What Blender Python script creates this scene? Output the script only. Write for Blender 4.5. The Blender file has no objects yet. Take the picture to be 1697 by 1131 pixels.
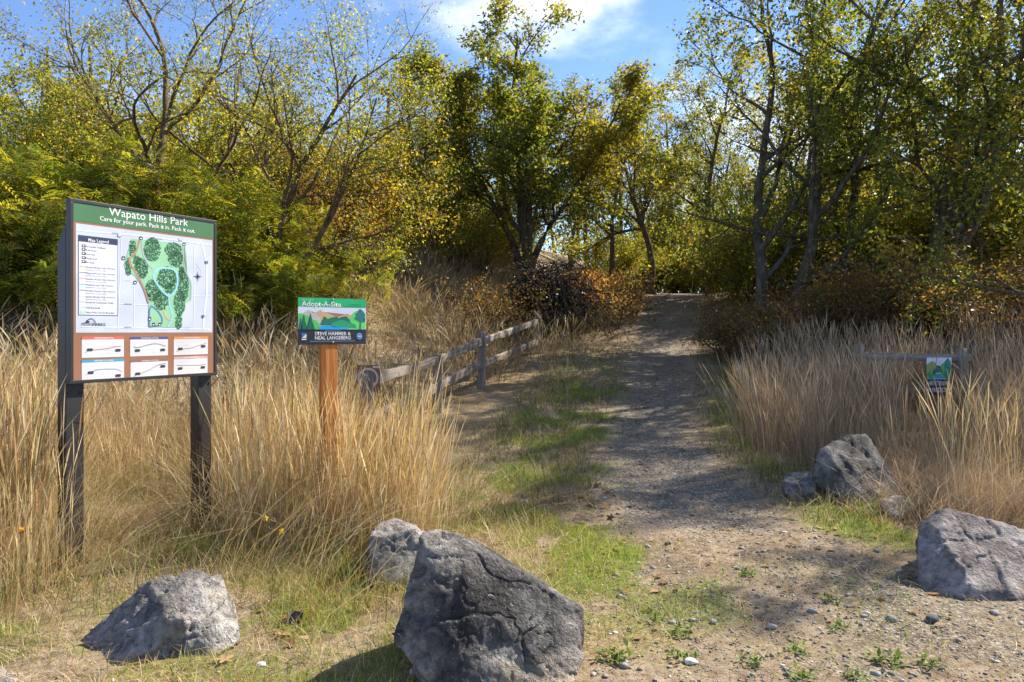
import bpy, bmesh, math, random
import numpy as np
from mathutils import Vector, Matrix

# ------------------------------------------------------------------ camera, sky, sun, exposure
F = 1250.0                      # focal length in photograph pixels (photo 1697 x 1131)
CX, HY = 848.5, 549.0           # optical axis column, horizon row
EYE = 1.30
scene = bpy.context.scene
COL = scene.collection
cam_d = bpy.data.cameras.new('camera')
cam_d.sensor_width = 36.0
cam_d.lens = 36.0 * F / 1697.0
cam_d.shift_y = -(565.5 - HY) / 1697.0
cam_d.clip_start, cam_d.clip_end = 0.05, 2000.0
cam = bpy.data.objects.new('camera', cam_d)
cam.location = (0, 0, EYE)
cam.rotation_euler = (math.pi / 2, 0, 0)
COL.objects.link(cam)
scene.camera = cam

SUN_AZ, SUN_EL = math.radians(58.0), math.radians(42.0)
world = bpy.data.worlds.new('World')
scene.world = world
world.use_nodes = True
nt = world.node_tree
nt.nodes.clear()
w_out = nt.nodes.new('ShaderNodeOutputWorld')
w_bg = nt.nodes.new('ShaderNodeBackground')
w_sky = nt.nodes.new('ShaderNodeTexSky')
w_sky.sky_type = 'NISHITA'
w_sky.sun_disc = False
w_sky.sun_elevation = SUN_EL
w_sky.sun_rotation = SUN_AZ
w_sky.air_density = 0.6
w_sky.dust_density = 0.0
w_sky.ozone_density = 4.0
w_bg.inputs['Strength'].default_value = 0.13
# thin broken cloud all over the sky
w_tc = nt.nodes.new('ShaderNodeTexCoord')
w_map = nt.nodes.new('ShaderNodeMapping')
w_map.inputs['Location'].default_value = (3.6, 0.0, 0.44)
w_map.inputs['Scale'].default_value = (1.0, 1.0, 2.0)
w_n = nt.nodes.new('ShaderNodeTexNoise')
w_n.inputs['Scale'].default_value = 2.6
w_n.inputs['Detail'].default_value = 7.0
w_n.inputs['Roughness'].default_value = 0.55
w_r = nt.nodes.new('ShaderNodeMapRange')
w_r.interpolation_type = 'SMOOTHSTEP'
w_r.inputs['From Min'].default_value = 0.53
w_r.inputs['From Max'].default_value = 0.70
w_r.inputs['To Max'].default_value = 0.85
w_mix = nt.nodes.new('ShaderNodeMixRGB')
w_mix.inputs['Color2'].default_value = (5.9, 6.0, 6.3, 1)
nt.links.new(w_tc.outputs['Generated'], w_map.inputs['Vector'])
nt.links.new(w_map.outputs['Vector'], w_n.inputs['Vector'])
nt.links.new(w_n.outputs['Fac'], w_r.inputs['Value'])
nt.links.new(w_r.outputs['Result'], w_mix.inputs['Fac'])
nt.links.new(w_sky.outputs['Color'], w_mix.inputs['Color1'])
nt.links.new(w_mix.outputs['Color'], w_bg.inputs['Color'])
nt.links.new(w_bg.outputs['Background'], w_out.inputs['Surface'])

sun_d = bpy.data.lights.new('sun', 'SUN')
sun_d.energy = 5.0
sun_d.angle = math.radians(0.53)
sun_d.color = (1.0, 0.93, 0.82)
sun = bpy.data.objects.new('sun', sun_d)
SDIR = Vector((math.sin(SUN_AZ) * math.cos(SUN_EL), math.cos(SUN_AZ) * math.cos(SUN_EL), math.sin(SUN_EL)))
sun.rotation_euler = SDIR.to_track_quat('Z', 'Y').to_euler()
sun.location = (30, 20, 30)
COL.objects.link(sun)

vs = scene.view_settings
vs.view_transform = 'Standard'
vs.look = 'None'
vs.exposure = 1.22
vs.gamma = 1.0
vs.use_curve_mapping = False
scene.cycles.max_bounces = 6
scene.cycles.diffuse_bounces = 3
scene.cycles.transmission_bounces = 4
scene.cycles.transparent_max_bounces = 6

# ------------------------------------------------------------------ helpers
RNG = np.random.default_rng(7)


def P(px, py, d):
    """photo pixel at forward distance d -> world point"""
    return np.array([(px - CX) / F * d, d, EYE - (py - HY) / F * d])


def sstep(a, b, x):
    t = np.clip((np.asarray(x, float) - a) / (b - a), 0, 1)
    return t * t * (3 - 2 * t)


def _hash(ix, iy, iz, seed):
    h = (ix.astype(np.int64) * 374761393 + iy.astype(np.int64) * 668265263 + iz.astype(np.int64) * 2147483647 + seed * 1274126177) & 0xFFFFFFFF
    h = ((h ^ (h >> 13)) * 1274126177) & 0xFFFFFFFF
    h = ((h ^ (h >> 16)) * 2246822519) & 0xFFFFFFFF
    return ((h ^ (h >> 15)) & 0xFFFFFF) / float(0xFFFFFF)


def vnoise(x, y, z=None, seed=0):
    x = np.asarray(x, float); y = np.asarray(y, float)
    z = np.zeros_like(x) if z is None else np.asarray(z, float)
    ix, iy, iz = np.floor(x), np.floor(y), np.floor(z)
    fx, fy, fz = x - ix, y - iy, z - iz
    fx, fy, fz = [f * f * f * (f * (f * 6 - 15) + 10) for f in (fx, fy, fz)]
    r = 0
    for a in (0, 1):
        for b in (0, 1):
            for c in (0, 1):
                w = (fx if a else 1 - fx) * (fy if b else 1 - fy) * (fz if c else 1 - fz)
                r = r + w * _hash(ix + a, iy + b, iz + c, seed)
    return r * 2 - 1


def fbm(x, y, z=None, seed=0, octv=4, gain=0.5):
    s, a = 0, 1.0
    z = np.zeros_like(np.asarray(x, float)) if z is None else z
    for o in range(octv):
        k = 2.03 ** o
        s = s + a * vnoise(np.asarray(x) * k, np.asarray(y) * k, np.asarray(z) * k, seed + o * 17)
        a *= gain
    return s


def mesh_np(name, V, Fc, col=None, smooth=False):
    V = np.asarray(V, np.float32).reshape(-1, 3)
    Fc = np.asarray(Fc, np.int32)
    k = Fc.shape[1]
    me = bpy.data.meshes.new(name)
    me.vertices.add(len(V))
    me.vertices.foreach_set('co', V.ravel())
    me.loops.add(Fc.size)
    me.loops.foreach_set('vertex_index', Fc.ravel())
    me.polygons.add(len(Fc))
    me.polygons.foreach_set('loop_start', np.arange(0, Fc.size, k, dtype=np.int32))
    me.polygons.foreach_set('loop_total', np.full(len(Fc), k, np.int32))
    if smooth:
        me.polygons.foreach_set('use_smooth', np.ones(len(Fc), bool))
    if col is not None:
        at = me.attributes.new('Col', 'FLOAT_COLOR', 'POINT')
        c4 = np.ones((len(V), 4), np.float32)
        c4[:, :3] = col
        at.data.foreach_set('color', c4.ravel())
    me.update(calc_edges=True)
    return me


def obj(name, me, mat=None, parent=None, kind=None):
    o = bpy.data.objects.new(name, me)
    COL.objects.link(o)
    if mat is not None and me is not None and not me.materials:
        me.materials.append(mat)
    if parent is not None:
        o.parent = parent
    if kind:
        o['kind'] = kind
    return o


def tag(o, label, cat, group=None):
    o['label'] = label
    o['category'] = cat
    if group:
        o['group'] = group
    return o


def thing(name, label, cat, loc=(0, 0, 0), group=None, rotz=0.0):
    o = bpy.data.objects.new(name, None)
    o.empty_display_size = 0.1
    COL.objects.link(o)
    o.location = Vector([float(v) for v in loc])
    o.rotation_euler = (0, 0, rotz)
    return tag(o, label, cat, group)


def copy_thing(root, label=None, loc=None, rotz=None, scale=None):
    r = root.copy()
    COL.objects.link(r)
    if label:
        r['label'] = label
    if loc is not None:
        r.location = Vector([float(v) for v in loc])
    if rotz is not None:
        r.rotation_euler = (0, 0, rotz)
    if scale is not None:
        r.scale = scale
    for ch in list(root.children):
        c = ch.copy()
        COL.objects.link(c)
        c.parent = r
    return r


# ------------------------------------------------------------------ materials
def newmat(name):
    m = bpy.data.materials.new(name)
    m.use_nodes = True
    t = m.node_tree
    return m, t, t.nodes['Principled BSDF'], t.nodes['Material Output']


def N(t, kind, **kw):
    n = t.nodes.new(kind)
    for k, v in kw.items():
        if k in n.inputs:
            n.inputs[k].default_value = v
        else:
            setattr(n, k, v)
    return n


def ramp(t, stops):
    r = t.nodes.new('ShaderNodeValToRGB')
    e = r.color_ramp.elements
    while len(e) > 1:
        e.remove(e[0])
    e[0].position, e[0].color = stops[0][0], (*stops[0][1], 1)
    for p, c in stops[1:]:
        x = e.new(p)
        x.color = (*c, 1)
    return r


def mix(t, a, b, fac, mode='MIX'):
    m = t.nodes.new('ShaderNodeMixRGB')
    m.blend_type = mode
    for sock, v in ((m.inputs['Fac'], fac), (m.inputs['Color1'], a), (m.inputs['Color2'], b)):
        if isinstance(v, (int, float)):
            sock.default_value = v
        elif isinstance(v, tuple):
            sock.default_value = (*v, 1)
        else:
            t.links.new(v, sock)
    return m.outputs['Color']


def bump(t, b, height, strength=0.5, dist=0.02):
    n = N(t, 'ShaderNodeBump', Strength=strength, Distance=dist)
    t.links.new(height, n.inputs['Height'])
    t.links.new(n.outputs['Normal'], b.inputs['Normal'])


def objcoord(t, scale=(1, 1, 1)):
    tc = N(t, 'ShaderNodeTexCoord')
    mp = N(t, 'ShaderNodeMapping')
    mp.inputs['Scale'].default_value = scale
    t.links.new(tc.outputs['Object'], mp.inputs['Vector'])
    return mp.outputs['Vector']


def noise(t, vec, scale, detail=4.0, rough=0.55):
    n = N(t, 'ShaderNodeTexNoise', Scale=scale, Detail=detail, Roughness=rough)
    t.links.new(vec, n.inputs['Vector'])
    return n.outputs['Fac']


def mat_plain(name, col, rough=0.6, spec=0.3, vary=0.0, metal=0.0, vscale=8.0):
    m, t, b, o = newmat(name)
    b.inputs['Base Color'].default_value = (*col, 1)
    b.inputs['Roughness'].default_value = rough
    b.inputs['Specular IOR Level'].default_value = spec
    b.inputs['Metallic'].default_value = metal
    if vary:
        v = objcoord(t)
        n = noise(t, v, vscale, 5)
        r = ramp(t, [(0.3, tuple(c * (1 - vary) for c in col)), (0.7, tuple(min(1, c * (1 + vary)) for c in col))])
        t.links.new(n, r.inputs['Fac'])
        t.links.new(r.outputs['Color'], b.inputs['Base Color'])
    return m


def mat_leafy(name, translucent=0.4, rough=0.5, tint=(1.5, 1.5, 0.8), spec=0.3):
    """colour from the mesh's own leaf colour, thin and letting light through"""
    m, t, b, o = newmat(name)
    a = N(t, 'ShaderNodeAttribute', attribute_name='Col')
    t.links.new(a.outputs['Color'], b.inputs['Base Color'])
    b.inputs['Roughness'].default_value = rough
    b.inputs['Specular IOR Level'].default_value = spec
    tr = N(t, 'ShaderNodeBsdfTranslucent')
    t.links.new(mix(t, a.outputs['Color'], tint, 1.0, 'MULTIPLY'), tr.inputs['Color'])
    ms = N(t, 'ShaderNodeMixShader', Fac=translucent)
    t.links.new(b.outputs['BSDF'], ms.inputs[1])
    t.links.new(tr.outputs['BSDF'], ms.inputs[2])
    t.links.new(ms.outputs['Shader'], o.inputs['Surface'])
    return m


def mat_bark(name, c0, c1, c2):
    m, t, b, o = newmat(name)
    v = objcoord(t, (1, 1, 0.25))
    n = noise(t, v, 14, 6, 0.65)
    r = ramp(t, [(0.3, c0), (0.55, c1), (0.78, c2)])
    t.links.new(n, r.inputs['Fac'])
    t.links.new(r.outputs['Color'], b.inputs['Base Color'])
    b.inputs['Roughness'].default_value = 0.9
    b.inputs['Specular IOR Level'].default_value = 0.1
    bump(t, b, n, 0.8, 0.03)
    return m


def mat_wood(name, c0, c1, c2, axis=0, scale=10):
    m, t, b, o = newmat(name)
    s = [1.0, 1.0, 1.0]
    s[axis] = 0.06
    v = objcoord(t, tuple(s))
    n = noise(t, v, scale * 3.0, 6, 0.65)
    n2 = noise(t, objcoord(t), 5.0, 3, 0.5)
    r = ramp(t, [(0.28, c0), (0.5, c1), (0.72, c2)])
    t.links.new(n, r.inputs['Fac'])
    c = mix(t, r.outputs['Color'], c0, n2, 'MIX')
    t.links.new(mix(t, r.outputs['Color'], c, 0.35), b.inputs['Base Color'])
    b.inputs['Roughness'].default_value = 0.85
    b.inputs['Specular IOR Level'].default_value = 0.15
    bump(t, b, n, 0.7, 0.01)
    return m


def mat_rock(name, c0, c1, c2, warm, lichen=0.15, scale=1.0):
    m, t, b, o = newmat(name)
    v = objcoord(t)
    n1 = noise(t, v, 3.0 * scale, 8, 0.65)
    n2 = noise(t, v, 22.0 * scale, 6, 0.7)
    n3 = noise(t, v, 1.6 * scale, 3, 0.5)
    n4 = noise(t, v, 75.0 * scale, 3, 0.6)
    r = ramp(t, [(0.38, c0), (0.5, c1), (0.64, c2)])
    t.links.new(n1, r.inputs['Fac'])
    rw = ramp(t, [(0.56, (0, 0, 0)), (0.66, (1, 1, 1))])
    t.links.new(n3, rw.inputs['Fac'])
    c = mix(t, r.outputs['Color'], warm, rw.outputs['Color'])
    sp = ramp(t, [(0.36, (0.35, 0.35, 0.36)), (0.52, (1, 1, 1)), (0.68, (1.5, 1.48, 1.44))])
    t.links.new(n2, sp.inputs['Fac'])
    c = mix(t, c, sp.outputs['Color'], 0.8, 'MULTIPLY')
    li = ramp(t, [(0.64, (0, 0, 0)), (0.70, (1, 1, 1))])
    t.links.new(n4, li.inputs['Fac'])
    lf = mix(t, (0, 0, 0), li.outputs['Color'], lichen * 2.5)
    c = mix(t, c, (0.42, 0.43, 0.40), lf)
    t.links.new(c, b.inputs['Base Color'])
    b.inputs['Roughness'].default_value = 0.85
    b.inputs['Specular IOR Level'].default_value = 0.25
    hs = mix(t, n2, n1, 0.5)
    bump(t, b, mix(t, hs, n4, 0.25), 1.0, 0.07)
    return m


MAT = {}
MAT['leaf'] = mat_leafy('leaf', 0.55, 0.45, (1.8, 1.7, 0.7))
MAT['straw'] = mat_leafy('straw', 0.30, 0.6, (1.15, 1.05, 0.8), 0.2)
MAT['grass'] = mat_leafy('green_grass', 0.4, 0.5, (1.4, 1.4, 0.7))
MAT['litter'] = mat_leafy('leaf_litter', 0.15, 0.7, (1.1, 0.9, 0.6), 0.15)
MAT['bark'] = mat_bark('bark', (0.035, 0.028, 0.021), (0.10, 0.083, 0.064), (0.22, 0.20, 0.165))
MAT['bark_warm'] = mat_bark('bark_warm', (0.05, 0.034, 0.02), (0.14, 0.10, 0.062), (0.24, 0.19, 0.13))
MAT['twig'] = mat_plain('twig', (0.11, 0.078, 0.05), 0.9, 0.1, 0.4)
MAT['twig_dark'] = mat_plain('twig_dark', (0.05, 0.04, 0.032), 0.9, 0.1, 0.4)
MAT['rail'] = mat_wood('weathered_rail', (0.10, 0.08, 0.062), (0.26, 0.215, 0.17), (0.45, 0.385, 0.315), 0, 9)
MAT['post'] = mat_wood('weathered_post', (0.10, 0.09, 0.08), (0.24, 0.22, 0.195), (0.38, 0.35, 0.31), 2, 9)
MAT['cedar'] = mat_wood('cedar_post', (0.28, 0.085, 0.024), (0.52, 0.20, 0.052), (0.66, 0.32, 0.105), 2, 8)
MAT['steel_dark'] = mat_plain('dark_painted_steel', (0.022, 0.02, 0.02), 0.45, 0.4, 0.25, 0.0, 6)
MAT['steel_brown'] = mat_plain('brown_painted_steel', (0.042, 0.028, 0.02), 0.45, 0.4, 0.3, 0.0, 6)


def flat(name, col, rough=0.45, spec=0.35):
    if name not in MAT:
        MAT[name] = mat_plain(name, col, rough, spec, 0.10, 0.0, 5.0)
    return MAT[name]


# ------------------------------------------------------------------ terrain
_D = np.array([-400, 0, 3, 5, 6.5, 8, 10, 12, 15, 18, 21, 25, 28, 34, 60, 150, 900.])
_Z = np.array([-0.6, 0, 0, 0.0, 0.05, .14, .26, .41, .72, 1.2, 1.76, 2.5, 2.72, 2.85, 3.4, 5, 8.])
_TX = np.array([0, 3.0, 4.2, 5.0, 6.5, 8, 10, 12, 15, 18, 21, 25, 30, 45.])
_TC = np.array([2.1, 1.75, 1.35, 1.22, 1.28, 1.45, 1.82, 2.3, 3.0, 3.65, 4.4, 5.6, 7.4, 14.])
_TW = np.array([2.4, 1.9, 1.15, .80, .66, .62, .64, .70, .80, .92, 1.05, 1.2, 1.2, 1.2])
_FY = np.array([0, 5, 8.0, 9.9, 12, 15.5, 21, 25, 40.])
_FX = np.array([-3.6, -2.4, -1.54, -.96, -.49, .55, 2.2, 3.4, 9.0])


def _smooth_table(xs, ys, w):
    gx = np.linspace(-10, 120, 2601)
    gy = np.interp(gx, xs, ys)
    k = np.hanning(int(w / 0.05) | 1)
    k /= k.sum()
    pad = len(k) // 2
    gy = np.convolve(np.pad(gy, pad, mode='edge'), k, 'valid')
    return gx, gy


_gz = _smooth_table(_D, _Z, 3.0)
_gc = _smooth_table(_TX, _TC, 3.0)
_gw = _smooth_table(_TX, _TW, 2.0)


def trail_c(y):
    return np.interp(y, *_gc)


def trail_w(y):
    return np.interp(y, *_gw)


def fence_x(y):
    return np.interp(y, _FY, _FX)


def H(x, y):
    x = np.asarray(x, float); y = np.asarray(y, float)
    base = np.where(y < 110, np.interp(y, *_gz), np.interp(y, _D, _Z))
    left = np.clip(fence_x(y) - x, 0, None)
    amp = 0.35 * sstep(3.5, 7, y) * sstep(0.5, 3, left) + 1.9 * sstep(6.5, 17, y)
    bank = amp * sstep(-0.2, 6.5, left) + 1.2 * sstep(6, 25, left) * sstep(4, 25, y)
    rt = np.clip(x - trail_c(y) - trail_w(y), 0, None)
    bank_r = 0.55 * sstep(0.4, 4, rt) * sstep(6, 14, y)
    off = np.abs(x - trail_c(y)) / np.maximum(trail_w(y), .1)
    rough = 0.35 + 0.65 * sstep(0.8, 1.8, off)
    far = sstep(60, 30, np.hypot(x, y - 5))
    n = (0.06 * fbm(x * .55, y * .55, seed=3, octv=3) + 0.018 * fbm(x * 2.7, y * 2.7, seed=9, octv=3)) * rough * far
    mound = 0.10 * np.exp(-(((x - 0.68) / .30) ** 2 + ((y - 5.65) / .28) ** 2))
    crown = -0.03 * np.exp(-(off / .8) ** 2) * sstep(4, 7, y)
    return base + bank + bank_r + n + mound + crown


def GP(px, d):
    x = (px - CX) / F * d
    return np.array([x, d, float(H(x, d))])


def axis(lo, f0, f1, hi, step, g):
    a = list(np.arange(f0, f1 + 1e-6, step))
    s = step
    while a[-1] < hi:
        s *= g
        a.append(a[-1] + s)
    s = step
    b = []
    p = f0
    while p > lo:
        s *= g
        p -= s
        b.append(p)
    return np.array(b[::-1] + a)


def build_terrain():
    xs = axis(-700, -3.6, 4.2, 700, 0.06, 1.05)
    ys = axis(-300, 2.4, 8.0, 900, 0.06, 1.04)
    X, Y = np.meshgrid(xs, ys)
    Z = H(X, Y)
    V = np.stack([X, Y, Z], -1).reshape(-1, 3)
    ny, nx = X.shape
    idx = np.arange(nx * ny).reshape(ny, nx)
    Fc = np.stack([idx[:-1, :-1], idx[:-1, 1:], idx[1:, 1:], idx[1:, :-1]], -1).reshape(-1, 4)
    x, y = V[:, 0], V[:, 1]
    n1 = fbm(x * 1.3, y * 1.3, seed=21, octv=4)
    n2 = fbm(x * .7, y * .7, seed=33, octv=4)
    n3 = fbm(x * 2.2, y * 2.2, seed=41, octv=4)
    off = np.abs(x - trail_c(y)) / trail_w(y) + n1 * .22
    gravel = 1 - sstep(0.30, 0.95, off)
    gravel *= 1 - (.75 - .6 * sstep(-.3, .6, n3)) * sstep(5.6, 4.6, y)
    green = green_mask(x, y) * sstep(-.35, .25, n3)
    straw = np.clip(sstep(0.7, 1.5, off) * (0.6 + .7 * n2), 0, 1)
    straw = np.maximum(straw, np.clip(.4 + .6 * n3, 0, 1) * sstep(5.2, 4.2, y))
    C = np.stack([gravel, green, straw], -1)
    cen = V[Fc].mean(1)
    ont = (np.abs(cen[:, 0] - trail_c(cen[:, 1])) < trail_w(cen[:, 1]) * 1.15) & (cen[:, 1] > 1.2) & (cen[:, 1] < 30)
    m = MAT['ground']
    for nm, sel in (('ground', ~ont), ('trail', ont)):
        f = Fc[sel]
        u, inv = np.unique(f, return_inverse=True)
        obj(nm, mesh_np(nm, V[u], inv.reshape(f.shape), C[u], smooth=True), m, kind='structure')


def green_mask(x, y):
    """where short green grass grows"""
    t = (x - trail_c(y)) / trail_w(y)
    left = 1.5 * np.exp(-((t + 1.75) / .85) ** 2) * sstep(4.2, 5.0, y) * sstep(17, 8.5, y)
    right = np.exp(-((t - 1.75) / .5) ** 2) * sstep(3.6, 4.6, y) * sstep(18, 9, y) * .9
    front = .75 * np.exp(-(((x + .95) / .7) ** 2 + ((y - 3.75) / .6) ** 2))
    board = .9 * np.exp(-(((x + 1.95) / .33) ** 2 + ((y - 4.8) / .7) ** 2)) + .6 * np.exp(-(((x + 2.3) / .35) ** 2 + ((y - 3.45) / .3) ** 2))
    fr2 = .55 * np.exp(-(((x + .75) / .6) ** 2 + ((y - 3.1) / .45) ** 2)) + .5 * np.exp(-(((x + 2.0) / .5) ** 2 + ((y - 2.9) / .3) ** 2))
    mid = fr2 + .75 * np.exp(-(((x - .25) / .75) ** 2 + ((y - 4.2) / .55) ** 2)) + .35 * np.exp(-(((x - 1.0) / .9) ** 2 + ((y - 3.5) / .5) ** 2)) + .8 * np.exp(-(((x - .05) / .45) ** 2 + ((y - 5.2) / .6) ** 2)) + .5 * np.exp(-(((x - .6) / .3) ** 2 + ((y - 4.5) / .25) ** 2))
    rock = .8 * np.exp(-(((x - 2.25) / .3) ** 2 + ((y - 4.9) / .5) ** 2))
    return np.clip(left + right + front + board + mid + rock, 0, 1)


def mat_ground():
    m, t, b, o = newmat('ground_mix')
    v = objcoord(t)
    a = N(t, 'ShaderNodeAttribute', attribute_name='Col')
    sp = N(t, 'ShaderNodeSeparateColor')
    t.links.new(a.outputs['Color'], sp.inputs['Color'])
    gr, gn, st = sp.outputs[0], sp.outputs[1], sp.outputs[2]
    nA = noise(t, v, 1.8, 6, 0.6)
    nB = noise(t, v, 19, 8, 0.72)
    nC = noise(t, v, 90, 4, 0.7)
    soil = ramp(t, [(0.34, (0.085, 0.058, 0.036)), (0.48, (0.24, 0.18, 0.115)), (0.64, (0.44, 0.35, 0.24))])
    t.links.new(mix(t, nA, nB, 0.6), soil.inputs['Fac'])
    vo = N(t, 'ShaderNodeTexVoronoi', Scale=62.0)
    t.links.new(v, vo.inputs['Vector'])
    vsep = N(t, 'ShaderNodeSeparateColor')
    t.links.new(vo.outputs['Color'], vsep.inputs['Color'])
    grav = ramp(t, [(0.0, (0.09, 0.078, 0.064)), (0.45, (0.20, 0.17, 0.135)), (0.8, (0.31, 0.27, 0.22)), (1.0, (0.48, 0.44, 0.38))])
    t.links.new(vsep.outputs[0], grav.inputs['Fac'])
    edge = ramp(t, [(0.25, (1, 1, 1)), (0.75, (0.55, 0.52, 0.5))])
    t.links.new(vo.outputs['Distance'], edge.inputs['Fac'])
    gcol = mix(t, grav.outputs['Color'], edge.outputs['Color'], 0.8, 'MULTIPLY')
    gcol = mix(t, gcol, soil.outputs['Color'], 0.35)
    straw = ramp(t, [(0.35, (0.10, 0.066, 0.036)), (0.5, (0.26, 0.185, 0.10)), (0.66, (0.47, 0.365, 0.21))])
    nS = noise(t, v, 42, 7, 0.75)
    t.links.new(nS, straw.inputs['Fac'])
    green = ramp(t, [(0.35, (0.10, 0.105, 0.03)), (0.65, (0.20, 0.23, 0.05))])
    t.links.new(nB, green.inputs['Fac'])

    def thr(src, nz, lo, hi):
        ad = N(t, 'ShaderNodeMath', operation='ADD')
        t.links.new(src, ad.inputs[0])
        mu = N(t, 'ShaderNodeMath', operation='MULTIPLY_ADD')
        t.links.new(nz, mu.inputs[0])
        mu.inputs[1].default_value = 0.9
        mu.inputs[2].default_value = -0.45
        t.links.new(mu.outputs[0], ad.inputs[1])
        r = N(t, 'ShaderNodeMapRange')
        r.inputs['From Min'].default_value = lo
        r.inputs['From Max'].default_value = hi
        t.links.new(ad.outputs[0], r.inputs['Value'])
        return r.outputs['Result']
    c = mix(t, soil.outputs['Color'], straw.outputs['Color'], thr(st, nB, 0.25, 0.75))
    c = mix(t, c, gcol, thr(gr, nB, 0.25, 0.7))
    c = mix(t, c, green.outputs['Color'], thr(gn, nB, 0.15, 0.65))
    t.links.new(c, b.inputs['Base Color'])
    b.inputs['Roughness'].default_value = 0.95
    b.inputs['Specular IOR Level'].default_value = 0.1
    gh = N(t, 'ShaderNodeMath', operation='MULTIPLY')
    t.links.new(gr, gh.inputs[0])
    gh.inputs[1].default_value = 0.5
    hh = mix(t, nB, vo.outputs['Distance'], gh.outputs[0])
    bump(t, b, mix(t, hh, nC, 0.3), 0.9, 0.03)
    return m


MAT['ground'] = mat_ground()
build_terrain()


# ------------------------------------------------------------------ solid helpers
def beam(name, p0, p1, w, h, mat, parent, seed=0, rough=0.006, segs=14, taper=1.0, up=(0, 0, 1)):
    """a rough-hewn bar from p0 to p1 (parent's space), local X along it"""
    p0, p1 = np.array(p0, float), np.array(p1, float)
    ax = p1 - p0
    L = np.linalg.norm(ax)
    ax = ax / L
    sd = np.cross(np.array(up, float), ax)
    sd /= np.linalg.norm(sd)
    un = np.cross(ax, sd)
    prof = np.array([(-.5, -.42), (-.42, -.5), (.42, -.5), (.5, -.42), (.5, .42), (.42, .5), (-.42, .5), (-.5, .42)])
    V = []
    for i in range(segs + 1):
        s = i / segs
        k = 1 + (taper - 1) * s
        for a, c in prof:
            V.append((s * L, a * w * k, c * h * k))
    V = np.array(V)
    V[:, 1:] += rough * np.stack([fbm(V[:, 0] * 3, V[:, 1] * 9 + 3, V[:, 2] * 9, seed + 1), fbm(V[:, 0] * 3, V[:, 1] * 9, V[:, 2] * 9 + 5, seed + 2)], -1)
    Fc = []
    n = len(prof)
    for i in range(segs):
        for j in range(n):
            a, b2 = i * n + j, i * n + (j + 1) % n
            Fc.append((a, b2, b2 + n, a + n))
    k0 = 0
    for j in (1, 3, 5):
        Fc.append((k0, k0 + j + 2 if j + 2 < n else k0 + 7, k0 + j + 1, k0 + j))
    e0 = segs * n
    for j in (1, 3, 5):
        Fc.append((e0, e0 + j, e0 + j + 1, e0 + (j + 2 if j + 2 < n else 7)))
    me = mesh_np(name, V, Fc)
    o = obj(name, me, mat, parent)
    M = Matrix.Identity(4)
    for i in range(3):
        M[i][0], M[i][1], M[i][2], M[i][3] = ax[i], sd[i], un[i], p0[i]
    o.matrix_local = M
    return o


def box_me(name, x0, x1, y0, y1, z0, z1, bev=0.0):
    bm = bmesh.new()
    bmesh.ops.create_cube(bm, size=1.0)
    for v in bm.verts:
        v.co = Vector(((x0 + x1) / 2 + v.co.x * (x1 - x0), (y0 + y1) / 2 + v.co.y * (y1 - y0), (z0 + z1) / 2 + v.co.z * (z1 - z0)))
    if bev:
        bmesh.ops.bevel(bm, geom=list(bm.edges), offset=bev, segments=2, affect='EDGES', profile=0.6)
    me = bpy.data.meshes.new(name)
    bm.to_mesh(me)
    bm.free()
    return me


class Board:
    """a flat sign: local x along its face, z up, -y out of the face. px() turns a photo pixel on that face into (x, z)"""

    def __init__(self, root, org, udir):
        self.o = np.array(org, float)
        self.u = np.array([udir[0], udir[1], 0]) / math.hypot(*udir)
        self.n = np.array([self.u[1], -self.u[0], 0])
        root.location = Vector(org)
        root.rotation_euler = (0, 0, math.atan2(self.u[1], self.u[0]))

    def px(self, px, py):
        r = np.array([(px - CX) / F, 1.0, -(py - HY) / F])
        e = np.array([0, 0, EYE])
        t = np.dot(self.o - e, self.n) / np.dot(r, self.n)
        p = e + r * t - self.o
        return float(np.dot(p, self.u)), float(p[2])


def sheet(name, pts, y, mat, parent):
    """thin flat print, polygon pts (x, z), lying y in front of the face"""
    me = bpy.data.meshes.new(name)
    bm = bmesh.new()
    vs_ = [bm.verts.new((p[0], y, p[1])) for p in pts]
    f = bm.faces.new(vs_)
    bmesh.ops.triangulate(bm, faces=[f])
    bmesh.ops.recalc_face_normals(bm, faces=bm.faces)
    bm.to_mesh(me)
    bm.free()
    return obj(name, me, mat, parent)


def rect(name, x0, z0, x1, z1, y, mat, parent):
    return sheet(name, [(x0, z0), (x1, z0), (x1, z1), (x0, z1)], y, mat, parent)


def ribbon(name, pts, w, y, mat, parent, closed=False):
    pts = np.array(pts, float)
    if closed:
        pts = np.vstack([pts, pts[:1]])
    # round the corners a little
    q = [pts[0]]
    for i in range(len(pts) - 1):
        q.append(pts[i] * .75 + pts[i + 1] * .25)
        q.append(pts[i] * .25 + pts[i + 1] * .75)
    q.append(pts[-1])
    pts = np.array(q)
    tg = np.gradient(pts, axis=0)
    tg /= np.linalg.norm(tg, axis=1)[:, None] + 1e-9
    nn = np.stack([-tg[:, 1], tg[:, 0]], -1) * w / 2
    V = []
    for p, n_ in zip(pts, nn):
        V += [(p[0] - n_[0], y, p[1] - n_[1]), (p[0] + n_[0], y, p[1] + n_[1])]
    Fc = [(2 * i, 2 * i + 2, 2 * i + 3, 2 * i + 1) for i in range(len(pts) - 1)]
    return obj(name, mesh_np(name, V, Fc), mat, parent)


def blobs(name, cs, y, mat, parent, k=7):
    V, Fc = [], []
    for (x, z, r) in cs:
        b0 = len(V)
        V.append((x, y, z))
        for j in range(k):
            a = 2 * math.pi * j / k
            V.append((x + r * math.cos(a), y, z + r * math.sin(a)))
        for j in range(k):
            Fc.append((b0, b0 + 1 + j, b0 + 1 + (j + 1) % k))
    return obj(name, mesh_np(name, V, Fc), mat, parent)


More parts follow.
